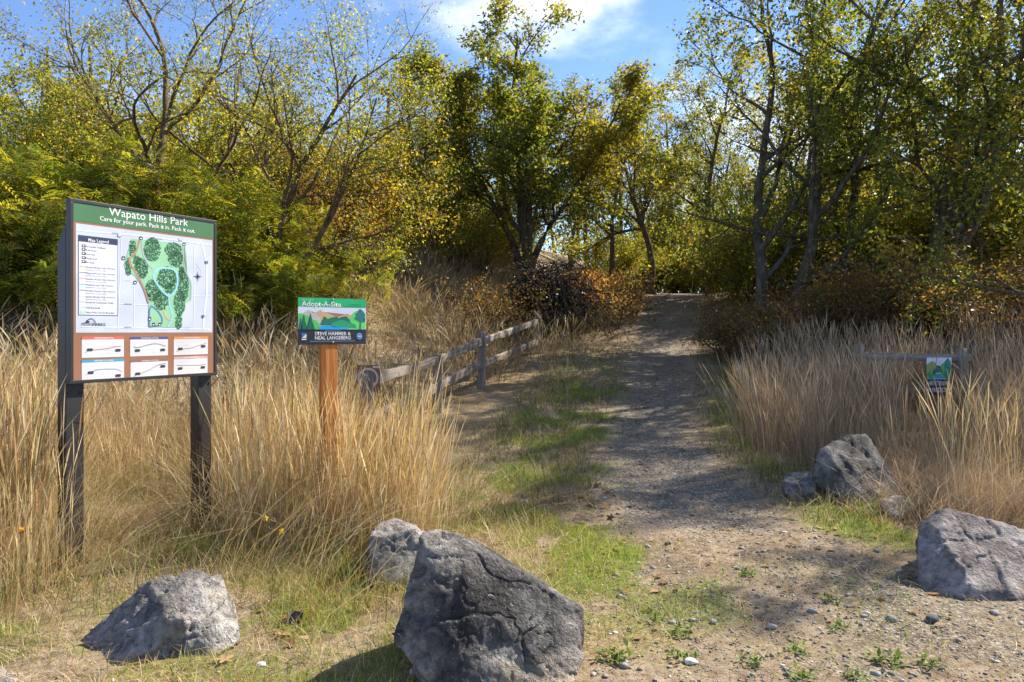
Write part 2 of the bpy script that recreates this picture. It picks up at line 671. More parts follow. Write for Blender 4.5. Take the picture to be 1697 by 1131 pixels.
def lettering(txt, x0, z0, x1, y, mat, parent, cap=None, bold=0.0, name='lettering', slope=0.0):
    """flat letters from (x0, z0), fitted to end at x1; cap = capital height in metres"""
    cu = bpy.data.curves.new('lettering', 'FONT')
    cu.body = txt
    cu.size = 1.0
    cu.resolution_u = 2
    cu.offset = bold
    tmp = bpy.data.objects.new('lettering_tmp', cu)
    COL.objects.link(tmp)
    dg = bpy.context.evaluated_depsgraph_get()
    me = bpy.data.meshes.new_from_object(tmp.evaluated_get(dg))
    bpy.data.objects.remove(tmp)
    bpy.data.curves.remove(cu)
    n = len(me.vertices)
    co = np.zeros(n * 3)
    me.vertices.foreach_get('co', co)
    co = co.reshape(-1, 3)
    mn, mx = co[:, 0].min(), co[:, 0].max()
    sx = (x1 - x0) / (mx - mn)
    sz = cap / 0.70 if cap else sx
    out = np.stack([x0 + (co[:, 0] - mn) * sx, np.full(n, y), z0 + co[:, 1] * sz + slope * (co[:, 0] - mn) * sx], -1)
    me.vertices.foreach_set('co', out.ravel())
    me.update()
    me.name = name
    return obj(name, me, mat, parent)


WHITE = flat('print_white', (0.72, 0.72, 0.71))
INK = flat('print_ink', (0.03, 0.035, 0.05))
GREYINK = flat('print_grey_ink', (0.30, 0.31, 0.34))


# ------------------------------------------------------------------ trail map board
def map_board():
    ang = (0.4815, 0.8765)
    org = (-2.461, 4.20, float(H(-2.46, 4.3)))
    root = thing('map_board', 'tall park trail map board with green header on two dark steel posts', 'map board')
    B = Board(root, org, ang)
    W = 0.992
    z0, z1 = 1.004 - org[2], 2.042 - org[2]
    fw = 0.020

    def q(zx, zy):                        # position read off an enlargement of the photograph
        return B.px(90 + zx / 3.325, 310 + zy / 3.325)
    # posts stand behind the board
    for x0 in (0.002, 0.880):
        me = box_me('post', x0, x0 + .105, 0.0445, 0.125, -0.35, z1 - 0.14, 0.006)
        for v in me.vertices:                # slanted cap, low side to the back
            if v.co.z > 1.0 and v.co.y > 0.09:
                v.co.z -= 0.10
        p = obj('post', me, MAT['steel_dark'], root)
        dz = float(H(*(B.o + B.u * (x0 + .07))[:2])) - org[2]
        obj('base_plate', box_me('base_plate', x0 - .02, x0 + .125, .02, .145, dz - .05, dz + .012, .003), MAT['steel_dark'], p)
        for sx in (x0 + .02, x0 + .085):
            obj('bolt_cap', box_me('bolt_cap', sx - .007, sx + .007, .038, .0455, z0 - .06, z0 - .044, .003), MAT['steel_dark'], p)
    obj('backing', box_me('backing',   .004, W - .004, .016, .044, z0 + .004, z1 - .004, .003), MAT['steel_brown'], root)
    fr = [(0, W, z1 - fw, z1), (0, W, z0, z0 + fw), (0, fw, z0 + fw, z1 - fw), (W - fw, W, z0 + fw, z1 - fw)]
    for a, b_, c, d in fr:
        obj('frame_bar', box_me('frame_bar', a, b_, -0.0005, 0.040, c, d, 0.0025), MAT['steel_dark'], root)
    brown = flat('print_brown', (0.27, 0.125, 0.068))
    panel = obj('panel', box_me('panel', fw, W - fw, 0.004, 0.0155, z0 + fw, z1 - fw), brown, root)
    # header band
    hx, hz = q(103, 182)
    gr = flat('print_green', (0.052, 0.155, 0.062))
    hz = q(490, 236)[1]
    head = rect('header_band', fw, hz, W - fw, z1 - fw, 0.0030, gr, root)
    a, b_ = q(302, 155), q(738, 212)
    lettering('Wapato Hills Park', a[0], a[1], b_[0], 0.0020, WHITE, head, cap=.047, bold=0.001)
    a, b_ = q(252, 184), q(776, 249)
    lettering('Care for your park. Pack it in. Pack it out.', a[0], a[1], b_[0], 0.0020, WHITE, head, cap=.0255, bold=0.006)
    # map sheet
    x0, zt = q(120, 200)
    x1, zb = q(872, 803)
    zb = .5 * (zb + q(120, 803)[1])
    ms = rect('map_sheet', x0, zb, x1, zt, 0.0030, flat('print_sky', (0.46, 0.50, 0.59)), root)
    road = flat('print_road', (0.68, 0.70, 0.74))
    for pts, w in (([(130, 240), (480, 268), (870, 320)], .007), ([(360, 270), (372, 300), (352, 790)], .004), ([(380, 520), (450, 525)], .004),
                   ([(440, 545), (442, 785)], .004), ([(360, 645), (520, 650)], .004), ([(150, 770), (860, 785)], .006), ([(810, 300), (838, 400), (845, 560), (825, 720), (822, 790)], .013),
                   ([(770, 330), (775, 520), (768, 790)], .004), ([(735, 350), (735, 450)], .004), ([(760, 600), (865, 600)], .003), ([(780, 420), (820, 470), (790, 540)], .003)):
        ribbon('road', [q(*p) for p in pts], w, 0.0020, road, ms)
    pk = [(430, 285), (470, 290), (720, 315), (712, 360), (712, 430), (735, 490), (755, 530), (752, 625), (725, 640), (722, 680), (708, 700), (705, 775), (522, 775), (520, 650), (505, 600), (490, 545), (465, 520), (445, 490), (395, 455), (385, 430), (410, 345)]
    sheet('park_area', [q(*p) for p in pk], 0.0016, flat('print_park', (0.24, 0.47, 0.27)), ms)
    rr = np.random.default_rng(5)
    cl = [(432, 340, 16, 40), (410, 440, 14, 40), (540, 345, 38, 55), (655, 345, 38, 32), (670, 395, 35, 40), (480, 450, 32, 45), (455, 405, 18, 20), (625, 500, 45, 50), (545, 570, 35, 50), (590, 625, 35, 45), (712, 540, 25, 75), (690, 640, 25, 60), (685, 740, 16, 35), (700, 470, 14, 30), (640, 560, 25, 25)]
    cs = []
    for cx_, cy_, rx, ry in cl:
        for _ in range(int(rx * ry / 4)):
            r_, a_ = math.sqrt(rr.random()), rr.random() * 6.283
            p = q(cx_ + 1.22 * rx * r_ * math.cos(a_), cy_ + 1.22 * ry * r_ * math.sin(a_))
            cs.append((p[0], p[1], .002 + .0035 * rr.random()))
    blobs('woodland_print', cs, 0.0012, flat('print_woods', (0.055, 0.17, 0.085)), ms)
    for pts, w, cn, cc in (([(470, 290), (462, 330), (450, 360), (415, 395), (415, 420), (440, 455), (470, 510), (500, 570), (520, 640)], .012, 'print_trail_brown', (0.36, 0.20, 0.14)),
                           ([(482, 290), (485, 350), (500, 400), (545, 455)], .010, 'print_trail_grey', (0.33, 0.36, 0.40)),
                           ([(552, 470), (580, 448), (630, 445), (670, 460), (682, 510), (675, 560), (655, 590), (632, 605), (600, 580), (570, 540), (545, 500), (552, 470)], .012, 'print_trail_blue', (0.25, 0.52, 0.66)),
                           ([(632, 605), (635, 650), (650, 700), (652, 730), (625, 772)], .011, 'print_trail_blue', (0.25, 0.52, 0.66)),
                           ([(712, 320), (712, 430), (740, 500), (757, 530), (752, 625)], .007, 'print_trail_grey', (0.33, 0.36, 0.40)),
                           ([(524, 772), (524, 652), (560, 670), (590, 710), (597, 745), (580, 765), (524, 772)], .010, 'print_trail_navy', (0.08, 0.17, 0.34)),
                           ([(600, 675), (612, 720), (645, 738)], .007, 'print_trail_orange', (0.62, 0.32, 0.12))):
        ribbon('trail_line', [q(*p) for p in pts], w, 0.0008, flat(cn, cc), ms)
    for (zx, zy) in ((479, 282), (716, 316), (382, 392), (446, 526), (527, 727), (548, 758), (582, 758)):
        x, z = q(zx, zy)
        rect('map_icon', x - .010, z - .010, x + .010, z + .010, 0.0004, INK, ms)
        rect('map_icon', x - .007, z - .006, x + .004, z + .001, 0.0000, WHITE, ms)
    for (zx, zy) in ((361, 269), (695, 292)):
        x, z = q(zx, zy)
        rect('map_icon', x - .012, z - .007, x + .012, z + .008, 0.0004, GREYINK, ms)
        rect('map_icon', x - .008, z - .002, x + .008, z + .005, 0.0000, WHITE, ms)
    for (zx, zy) in ((839, 417), (821, 715)):
        x, z = q(zx, zy)
        sheet('route_shield', [(x - .011, z + .010), (x - .011, z - .002), (x, z - .013), (x + .011, z - .002), (x + .011, z + .010)], 0.0004, flat('print_navy', (0.035, 0.045, 0.12)), ms)
        lettering('5', x - .004, z - .005, x + .004, 0.0, WHITE, ms, cap=.010)
    x, z = q(791, 494)
    for k in range(8):
        a_ = k * math.pi / 4
        L = .040 if k % 2 == 0 else .020
        c_, s_ = math.cos(a_), math.sin(a_)
        sheet('compass_rose', [(x + L * c_, z + L * s_), (x - .004 * s_, z + .004 * c_), (x + .004 * s_, z - .004 * c_)], 0.0004, flat('print_navy', (0.035, 0.045, 0.12)), ms)
    for za, xa, xb in ((254, 318, 358), (284, 562, 602), (517, 388, 428), (645, 386, 430), (774, 386, 428), (778, 712, 748)):   # street names too small to read
        a = q(xa, za)
        rect('small_print', a[0], a[1], q(xb, za)[0], a[1] + .003, 0.0004, GREYINK, ms)
    # legend
    lx0, lz1 = q(133, 264)
    lx1 = q(351, 290)[0]
    lz0 = q(133, 707)[1]
    nav = flat('print_legend_navy', (0.028, 0.038, 0.085))
    lg = rect('legend_box', lx0, lz0, lx1, lz1, 0.0020, nav, root)
    rect('legend_paper', lx0 + .003, lz0 + .003, lx1 - .003, q(133, 300)[1], 0.0014, flat('print_paper', (0.56, 0.58, 0.63)), lg)
    a = q(188, 301)
    lettering('Map Legend', a[0], a[1], q(300, 308)[0], 0.0008, WHITE, lg, cap=.019, bold=.006)
    rows = [('Accessible Trailhead', 282, 330, 0), ('Trail Access', 234, 350, 0), ('Restrooms', 226, 372, 0), ('Playground', 236, 395, 0), ('Bus Stop', 222, 417, 0),
            ('Western Border Trail (miles)', 335, 444, (0.62, 0.25, 0.12)), ('Playground Loop Trail (miles)', 335, 476, (0.2, 0.2, 0.24)), ('Southern Access Trail (miles)', 338, 509, (0.70, 0.33, 0.2)),
            ('Wetland Loop Trail (miles)', 326, 541, (0.20, 0.42, 0.66)), ('Northern Access Trail (miles)', 338, 574, (0.25, 0.25, 0.28)), ('Eastern Border Trail (miles)', 335, 607, (0.62, 0.62, 0.62)),
            ('Access & Connection Trails', 325, 638, (0.5, 0.5, 0.5)), ('Trail Boardwalk', 254, 668, (0.6, 0.6, 0.6)), ('Metro Parks Tacoma Boundary', 332, 694, 0)]
    for i, (t_, xe, zy, c_) in enumerate(rows):
        # measured at the left of each row; the row runs level on the board
        a = q(174, zy - 2)
        e = q(xe, zy)
        nm = t_.split(' (')[0]
        xe2 = e[0] if nm == t_ else a[0] + (e[0] - a[0]) * .66
        lettering(nm, a[0], a[1] - .004, xe2, 0.0008, INK, lg, cap=.0095)
        if nm != t_:
            rect('small_print', xe2 + .008, a[1] - .002, e[0], a[1] + .003, 0.0008, GREYINK, lg)
        if 5 <= i <= 11 and i != 11:
            a2 = q(174, zy + 11)
            lettering('(pedestrian access only)', a2[0], a2[1] - .004, q(286, zy)[0], 0.0008, GREYINK, lg, cap=.0075)
        k = q(152, zy - 5)
        if i < 5:
            rect('legend_icon', k[0], k[1] - .007, k[0] + .022, k[1] + .009, 0.0008, INK, lg)
            rect('legend_icon', k[0] + .005, k[1] - .002, k[0] + .014, k[1] + .005, 0.0004, WHITE, lg)
        elif i == 13:
            rect('legend_swatch', k[0] - .010, k[1] - .008, k[0] + .024, k[1] + .008, 0.0008, flat('print_swatch', (0.42, 0.60, 0.46)), lg)
        else:
            k = q(140, zy - 6)
            rect('legend_line', k[0], k[1] - .002, k[0] + .036, k[1] + .002, 0.0008, flat('legend_line_%d' % i, c_), lg)
    # park service logo: a little hill with a path, and its name
    a = q(152, 766)
    lettering('METRO', a[0], a[1], q(212, 766)[0], 0.0008, INK, ms, cap=.019)
    a = q(213, 767)
    lettering('PARKS', a[0], a[1], q(283, 770)[0], 0.0008, INK, ms, cap=.018, bold=.012)
    sheet('logo_hill', [q(168, 748), q(183, 735), q(198, 742), q(192, 748)], 0.0008, INK, ms)
    ribbon('logo_arc', [q(178, 738), q(195, 727), q(212, 727), q(224, 738), q(229, 752)], .004, 0.0006, INK, ms)
    # six elevation charts
    ch = [(153, 827, 385, 943, (0.70, 0.12, 0.075), 'WESTERN BORDER TRAIL', [(.08, .3), (.2, .42), (.45, .46), (.65, .5), (.8, .6), (.95, .58)]),
          (420, 828, 628, 935, (0.045, 0.07, 0.26), 'PLAYGROUND LOOP TRAIL', [(.08, .55), (.2, .5), (.45, .68), (.65, .74), (.8, .68), (.95, .55)]),
          (660, 826, 848, 928, (0.68, 0.25, 0.06), 'SOUTHERN ACCESS TRAIL', [(.08, .25), (.3, .4), (.5, .42), (.7, .56), (.95, .72)]),
          (153, 955, 386, 1070, (0.03, 0.30, 0.46), 'WETLAND LOOP TRAIL', [(.1, .3), (.2, .48), (.4, .6), (.6, .6), (.85, .55), (.95, .4)]),
          (422, 955, 628, 1052, (0.22, 0.12, 0.09), 'NORTHERN ACCESS TRAIL', [(.08, .1), (.3, .28), (.5, .45), (.7, .75), (.95, .85)]),
          (660, 937, 846, 1040, (0.55, 0.32, 0.30), 'EASTERN BORDER TRAIL', [(.08, .62), (.3, .6), (.55, .58), (.8, .55), (.95, .62)])]
    for i, (xa, za, xb, zb_, c_, t_, line) in enumerate(ch):
        x0, zt = q(xa, za)
        x1 = q(xb, zb_)[0]
        zb2 = q(xa, zb_)[1]
        card = rect('elevation_chart', x0, zb2, x1, zt, 0.0030, flat('print_chart', (0.58, 0.57, 0.57)), root)
        hb = (zt - zb2) * .115
        rect('chart_title_bar', x0, zt - hb, x1, zt, 0.0020, flat('chart_bar_%d' % i, c_), card)
        w_ = x1 - x0
        lettering(t_, x0 + w_ * .28, zt - hb * .78, x0 + w_ * .74, 0.0012, WHITE, card, cap=hb * .55, bold=.01)
        hh = zt - hb - zb2
        ribbon('chart_line', [(x0 + w_ * a_, zb2 + hh * b2) for a_, b2 in line], .0028, 0.0012, flat('chart_line_%d' % i, tuple(.4 * v + .15 for v in c_)), card)
        for a_ in (.2, .4, .6, .8):
            rect('chart_grid', x0 + w_ * .06, zb2 + hh * a_, x1 - w_ * .05, zb2 + hh * a_ + .001, 0.0022, flat('print_grid', (0.62, 0.63, 0.66)), card)
        rect('chart_grid', x0 + w_ * .62, zb2 + hh * .08, x0 + w_ * .62 + .001, zt - hb * 1.3, 0.0022, flat('print_grid', (0.62, 0.63, 0.66)), card)
        for a_, b2 in (line[0], line[-1]):
            xx = x0 + w_ * (a_ + .08 if a_ < .5 else a_ - .12)
            zz = zb2 + hh * (b2 + .12 if b2 < .4 else b2 - .22)
            rect('chart_marker', xx - .010, zz - .006, xx + .022, zz + .009, 0.0010, INK, card)
    return root


# ------------------------------------------------------------------ adopted-site sign on a cedar post
def adopt_sign():
    d = 4.72
    c = P(550, 533, d)
    root = thing('site_sign', 'green and black adopted site sign with mountain picture on orange cedar post', 'sign')
    gz = float(H(c[0], d))
    u = np.array([.743, .669])
    half = 0.236
    org = (c[0] - u[0] * half * .98, c[1] - u[1] * half * .98, gz)
    B = Board(root, org, u)

    def q(zx, zy):
        return B.px(480 + zx / 10.28, 480 + zy / 10.28)
    xl, zt = q(140, 128)
    xr = q(1300, 148)[0]
    zb = q(160, 945)[1]
    obj('post', box_me('post', (xl + xr) / 2 - .050, (xl + xr) / 2 + .036, 0.006, 0.090, -.3, zt - .02, .005), MAT['cedar'], root)
    pan = obj('sign_panel', box_me('sign_panel', xl, xr, 0.0, 0.005, zb, zt, .0015), flat('sign_black', (0.018, 0.02, 0.026)), root)
    z1 = q(720, 308)[1]
    z2 = q(720, 682)[1]
    rect('header_band', xl + .001, z1, xr - .001, zt - .002, -.0010, flat('sign_green', (0.012, 0.42, 0.14)), pan)
    rect('picture_sky', xl + .001, z2, xr - .001, z1, -.0010, flat('sign_sky', (0.66, 0.67, 0.76)), pan)
    a = q(200, 288)
    lettering('Adopt-A-Site', a[0], a[1] + .002, q(875, 285)[0], -.0020, WHITE, pan, cap=.032, bold=.014)
    a = q(200, 185)
    lettering('City of Tacoma', a[0], a[1] + .001, q(408, 185)[0], -.0020, flat('sign_pale_green', (0.55, 0.75, 0.6)), pan, cap=.008)
    a = q(1010, 258)
    rect('small_print', a[0], a[1], q(1215, 258)[0], a[1] + .0025, -.0020, flat('sign_deep_green', (0.01, 0.22, 0.07)), pan)
    a = q(940, 288)
    rect('small_print', a[0], a[1], q(1215, 288)[0], a[1] + .0025, -.0020, flat('sign_deep_green', (0.01, 0.22, 0.07)), pan)

    def art(nm, pts, lay, col):
        sheet(nm, [q(*p) for p in pts], -.0012 - .00012 * lay, flat('sign_art_%s' % nm, col), pan)
    art('mountain_tan', [(150, 680), (150, 470), (225, 400), (275, 375), (320, 345), (350, 370), (400, 400), (440, 395), (560, 500), (600, 680)], 0, (0.50, 0.46, 0.40))
    art('mountain_orange', [(430, 400), (480, 372), (525, 347), (560, 380), (620, 385), (680, 420), (740, 450), (800, 475), (860, 455), (920, 430), (975, 412), (1030, 435), (1080, 440), (1080, 640), (560, 640), (520, 480)], 1, (0.56, 0.36, 0.20))
    art('hill_green', [(150, 680), (148, 420), (190, 400), (230, 430), (300, 450), (360, 500), (430, 520), (500, 580), (520, 680)], 2, (0.08, 0.50, 0.10))
    art('hill_lime', [(610, 560), (640, 470), (670, 440), (720, 480), (760, 560)], 2, (0.22, 0.56, 0.09))
    art('bank_lime', [(1010, 640), (1020, 480), (1080, 400), (1140, 360), (1200, 400), (1290, 420), (1290, 680), (1000, 680)], 2, (0.14, 0.60, 0.10))
    art('thicket', [(510, 610), (550, 540), (575, 500), (585, 455), (600, 500), (650, 510), (700, 480), (760, 470), (790, 458), (830, 490), (880, 500), (930, 460), (960, 455), (1010, 500), (1040, 560), (1040, 620)], 3, (0.012, 0.16, 0.10))
    art('shrubs', [(700, 640), (720, 580), (770, 555), (830, 530), (900, 520), (960, 540), (1020, 570), (1120, 600), (1140, 660)], 4, (0.012, 0.33, 0.14))
    art('lake', [(500, 640), (560, 618), (700, 616), (720, 640), (860, 652), (1010, 660), (960, 684), (520, 684)], 5, (0.01, 0.33, 0.70))
    for bx, top, bw in ((185, 470, 40), (240, 415, 62), (355, 400, 75)):
        art('fir_%d' % bx, [(bx - bw, 682), (bx - bw * .5, 600), (bx - bw * .65, 600), (bx - bw * .25, 520), (bx - bw * .35, 520), (bx, top), (bx + bw * .35, 520), (bx + bw * .25, 520), (bx + bw * .65, 600), (bx + bw * .5, 600), (bx + bw, 682)], 6, (0.012, 0.13, 0.085))
    art('pine', [(1180, 682), (1190, 560), (1110, 510), (1090, 490), (1130, 470), (1115, 410), (1160, 390), (1175, 345), (1200, 330), (1250, 370), (1285, 420), (1280, 480), (1250, 510), (1280, 560), (1215, 560), (1218, 682)], 6, (0.02, 0.17, 0.16))
    a = q(425, 785)
    lettering('STEVE HAMMER &', a[0], a[1] + .001, q(1035, 780)[0], -.0022, WHITE, pan, cap=.0215, bold=.012)
    a = q(428, 858)
    lettering('NEAL LANGEBERG', a[0], a[1] + .001, q(1040, 848)[0], -.0022, WHITE, pan, cap=.0215, bold=.012)
    a = q(600, 712)
    rect('small_print', a[0], a[1], q(872, 710)[0], a[1] + .0025, -.0022, GREYINK, pan)
    a = q(348, 888)
    rect('small_print', a[0], a[1], q(1108, 868)[0], a[1] + .0025, -.0022, GREYINK, pan)
    x, z = q(1187, 797)
    blobs('round_emblem', [(x, z, .0200)], -.0016, flat('sign_emblem_ring', (0.30, 0.45, 0.70)), pan, 24)
    blobs('round_emblem', [(x, z, .0160)], -.0020, flat('sign_emblem', (0.04, 0.14, 0.42)), pan, 24)
    rect('small_print', x - .010, z - .003, x + .010, z + .003, -.0024, WHITE, pan)
    x, z = q(243, 805)
    rect('square_emblem', x - .016, z - .008, x + .016, z + .022, -.0016, flat('sign_emblem', (0.04, 0.14, 0.42)), pan)
    sheet('square_emblem_hill', [(x - .016, z - .008), (x + .016, z - .008), (x + .016, z + .016), (x + .006, z + .010), (x, z)], -.0020, WHITE, pan)
    rect('small_print', x - .016, z - .020, x + .016, z - .013, -.0020, WHITE, pan)
    for zy in (165, 895):
        x, z = q(738, zy)
        bm = bmesh.new()
        bmesh.ops.create_cone(bm, cap_ends=True, segments=12, radius1=.008, radius2=.005, depth=.006, matrix=Matrix.Translation((x, -.003, z)) @ Matrix.Rotation(math.pi / 2, 4, 'X'))
        me = bpy.data.meshes.new('bolt')
        bm.to_mesh(me)
        bm.free()
        obj('bolt', me, mat_plain('bolt_zinc', (0.5, 0.5, 0.5), 0.35, 0.5, 0, 0.9), root)


# ------------------------------------------------------------------ split-rail fences and their signs
def fence_left():
    pts = [(0.52, 15.5), (-.49, 12.0), (-.98, 9.9), (-1.53, 8.0)]
    tops = [1.70, 1.30, 1.00, 0.86]
    toprail = [1.50, 1.125, .905, .775]
    lowrail = [1.08, .755, .57, .36]
    root = thing('split_rail_fence', 'weathered grey split rail fence climbing the grassy bank left of the trail', 'fence', (pts[1][0], pts[1][1], H(*pts[1])))
    o = np.array(root.location)
    for i, ((x, y), zt) in enumerate(zip(pts, tops)):
        beam('post', np.array([x, y, float(H(x, y)) - .25]) - o, np.array([x + .01, y, zt]) - o, .125, .105, MAT['rail'], root, 10 + i, .008, 12, .95, (0, 1, 0))
    for hs, sd in ((toprail, 30), (lowrail, 40)):
        for i in range(3):
            a = np.array([pts[i][0], pts[i][1], hs[i]])
            b_ = np.array([pts[i + 1][0], pts[i + 1][1], hs[i + 1]])
            dv = (b_ - a) / np.linalg.norm(b_ - a)
            if i == 2 and hs is toprail:
                b_ = b_ + dv * -.05
            beam('rail', a - dv * .12 - o + np.array([0.0, 0, .012 * (i % 2)]), b_ + dv * .12 - o + np.array([0.0, 0, .012 * (i % 2)]), .062, .115, MAT['rail'], root, sd + i, .014, 22)


def fence_right():
    pts = [(4.14, 9.0), (5.22, 8.75)]
    root = thing('split_rail_fence', 'grey split rail fence half hidden in pale tall grass right of the trail', 'fence', (4.14, 9.0, H(4.14, 9.0)))
    o = np.array(root.location)
    for i, ((x, y), zt) in enumerate(zip(pts, (1.14, 1.10))):
        beam('post', np.array([x, y, float(H(x, y)) - .25]) - o, np.array([x, y, zt]) - o, .085, .085, MAT['rail'], root, 60 + i, .006, 10, .95, (0, 1, 0))
    for k, zz in enumerate((1.0, .62)):
        for i in range(1):
            beam('rail', np.array([pts[i][0] - .1, pts[i][1] + .01 * k, zz - .01 * i]) - o, np.array([pts[i + 1][0] + .1, pts[i + 1][1], zz - .01 * i - .012]) - o, .05, .09, MAT['rail'], root, 70 + i + 3 * k, .01, 16)


def habitat_sign():
    d = 8.66
    a0 = P(1535, 593, d)
    root = thing('habitat_sign', 'small upright habitat renewal sign with lake picture hung on the rail fence', 'sign')
    B = Board(root, tuple(a0), (1.0, -.04))

    def q(zx, zy):
        return B.px(1500 + zx / 11.31, 570 + zy / 11.31)
    xl, zt = q(398, 255)
    xr, zb = q(872, 965)
    pan = obj('sign_panel', box_me('sign_panel', xl, xr, 0.0, 0.006, zb, zt, .001), flat('habitat_black', (0.02, 0.026, 0.03)), root)
    zm = q(600, 665)[1]
    rect('picture_sky', xl + .002, zm, xr - .002, zt - .002, -.001, flat('habitat_sky', (0.66, 0.68, 0.76)), pan)

    def art(nm, pts, lay, col):
        sheet(nm, [q(*p) for p in pts], -.0014 - .0002 * lay, flat('habitat_%s' % nm, col), pan)
    art('hill_olive', [(402, 660), (402, 400), (450, 350), (520, 320), (570, 370), (610, 430), (640, 560), (560, 660)], 0, (0.30, 0.34, 0.10))
    art('hill_green', [(640, 640), (650, 430), (690, 370), (760, 350), (868, 400), (868, 660)], 0, (0.12, 0.36, 0.10))
    art('firs_dark', [(500, 600), (530, 450), (560, 520), (600, 400), (630, 480), (660, 420), (690, 500), (720, 600)], 1, (0.02, 0.17, 0.12))
    art('bank', [(402, 600), (440, 500), (500, 580), (600, 600), (700, 560), (800, 440), (868, 420), (868, 640), (760, 655), (480, 655)], 2, (0.03, 0.34, 0.14))
    art('fir_tall', [(740, 660), (735, 340), (800, 262), (860, 340), (850, 660)], 3, (0.02, 0.22, 0.15))
    art('boat', [(560, 575), (590, 540), (660, 540), (685, 568)], 4, (0.60, 0.42, 0.08))
    art('lake', [(530, 620), (570, 585), (700, 585), (690, 640), (620, 662), (560, 650)], 4, (0.02, 0.32, 0.58))
    a = q(408, 782)
    lettering('HABITAT RENEWAL', a[0], a[1], q(855, 775)[0], -.002, WHITE, pan, cap=.052, bold=.008)
    a = q(430, 905)
    lettering('IN PROGRESS', a[0], a[1], q(770, 895)[0], -.002, WHITE, pan, cap=.052, bold=.008)
    p, r_ = q(800, 950), q(885, 905)
    rect('emblem', p[0], p[1], r_[0] - .004, r_[1], -.002, WHITE, pan)


def ring_sign():
    d = 7.95
    c = P(610, 627, d)
    root = thing('prohibition_sign', 'faded round crossed-out sign on brown plate at the fence end', 'sign')
    B = Board(root, tuple(c), (1.0, .12))
    obj('plate', box_me('plate', -.115, .125, .004, .010, -.15, .14, .002), flat('ring_plate', (0.20, 0.105, 0.06), .6), root)
    R = .098
    ring = [(R * math.cos(a_), R * math.sin(a_)) for a_ in np.linspace(0, 2 * math.pi, 25)[:-1]]
    faded = flat('ring_faded', (0.52, 0.42, 0.36), .6)
    ribbon('ring', ring, .022, -.001, faded, root, True)
    ribbon('slash', [(-R * .7, R * .7), (0, 0), (R * .7, -R * .7)], .022, .0, faded, root)
    sheet('symbol', [(-.045, -.03), (.03, -.045), (.05, -.01), (.015, .005), (.02, .045), (-.01, .05), (-.015, .0)], .002, flat('ring_symbol', (0.42, 0.34, 0.28)), root)
    x, z = 0.0, 0.0
    rect('caption', .05, .105, .118, .128, .002, faded, root)


map_board()
adopt_sign()
fence_left()
fence_right()
habitat_sign()
ring_sign()


# ------------------------------------------------------------------ boulders
def unit(v):
    return v / (np.linalg.norm(v, axis=-1, keepdims=True) + 1e-9)


def ico(sub):
    bm = bmesh.new()
    bmesh.ops.create_icosphere(bm, subdivisions=sub, radius=1.0)
    V = np.array([v.co[:] for v in bm.verts])
    Fc = np.array([[v.index for v in f.verts] for f in bm.faces])
    bm.free()
    return V, Fc


ICO = {k: ico(k) for k in (1, 2, 4, 5, 6, 7)}


def hull_planes(pts):
    bm = bmesh.new()
    for p in pts:
        bm.verts.new(p)
    r = bmesh.ops.convex_hull(bm, input=list(bm.verts))
    bm.normal_update()
    out = []
    c = np.mean(pts, 0)
    for f in bm.faces:
        n = np.array(f.normal)
        dd = float(np.dot(n, np.array(f.verts[0].co) - c))
        if dd < 0:
            n, dd = -n, -dd
        if dd > 1e-4:
            out.append((*n, dd))
    bm.free()
    return c, np.array(out)


def boulder(name, label, pts, mat, sub=5, p=26, rough=0.03, seed=0, freq=3.0, cuts=6):
    pts = np.array(pts, float)
    c0 = pts.mean(0)
    low = pts[pts[:, 2] < np.percentile(pts[:, 2], 50)]
    foot = low.copy()                          # let it sit in the soil
    foot[:, :2] = c0[:2] + (foot[:, :2] - c0[:2]) * .82
    foot[:, 2] = np.minimum(foot[:, 2], H(foot[:, 0], foot[:, 1])) - .07
    pts = np.vstack([pts, foot])
    c, pl = hull_planes(pts)
    rr = np.random.default_rng(seed)
    sz = np.ptp(pts, 0).mean()
    for _ in range(cuts):                     # knock off a few corners
        n = rr.normal(size=3)
        n /= np.linalg.norm(n)
        n[2] = abs(n[2]) * .8
        n /= np.linalg.norm(n)
        s = ((pts - c) @ n).max() * rr.uniform(.76, .97)
        pl = np.vstack([pl, (*n, s)])
    D, Fc = ICO[sub]
    k = np.clip(D @ pl[:, :3].T, 0, None) / pl[:, 3]
    r = 1.0 / (k ** p).sum(1) ** (1 / p)
    V = D * r[:, None]
    f = freq / sz
    q = V * f

    def nz(k, o, octv, sh=0.0, gain=.5):
        return fbm(q[:, 0] * k + sh, q[:, 1] * k, q[:, 2] * k - sh, seed + o, octv, gain)
    n1, n2, n3 = nz(1, 5, 4), nz(5, 90, 3), nz(16, 95, 3, 0, .65)
    d = np.zeros(len(V))
    for j_ in range(3):                          # stepped fracture faces along three joint directions
        ax = unit(rr.normal(size=3))
        w = q @ ax * rr.uniform(.9, 1.5) + .55 * nz(.7, 120 + j_, 2, 3.0 * j_)
        fr = w - np.floor(w)
        saw = np.where(fr < .9, fr / .9, (1 - fr) / .1) - .5
        d += saw * sstep(-.15, .25, nz(.55, 140 + j_, 2, 5.0 * j_))
    crack = sstep(.93, 1.0, 1 - np.abs(nz(.9, 50, 3, 9.0))) + .6 * sstep(.92, 1.0, 1 - np.abs(nz(1.9, 60, 3, 2.0)))
    V = V * (1 + rough * (.4 * n1 + 2.1 * d - 1.7 * crack + .40 * n2 + .22 * n3))[:, None]
    base = np.array([c[0], c[1], pts[:, 2].min()])
    me = mesh_np(name, V + (c - base), Fc, smooth=True)
    o = obj(name, me, mat)
    o.location = Vector(base)
    return tag(o, label, 'boulder')


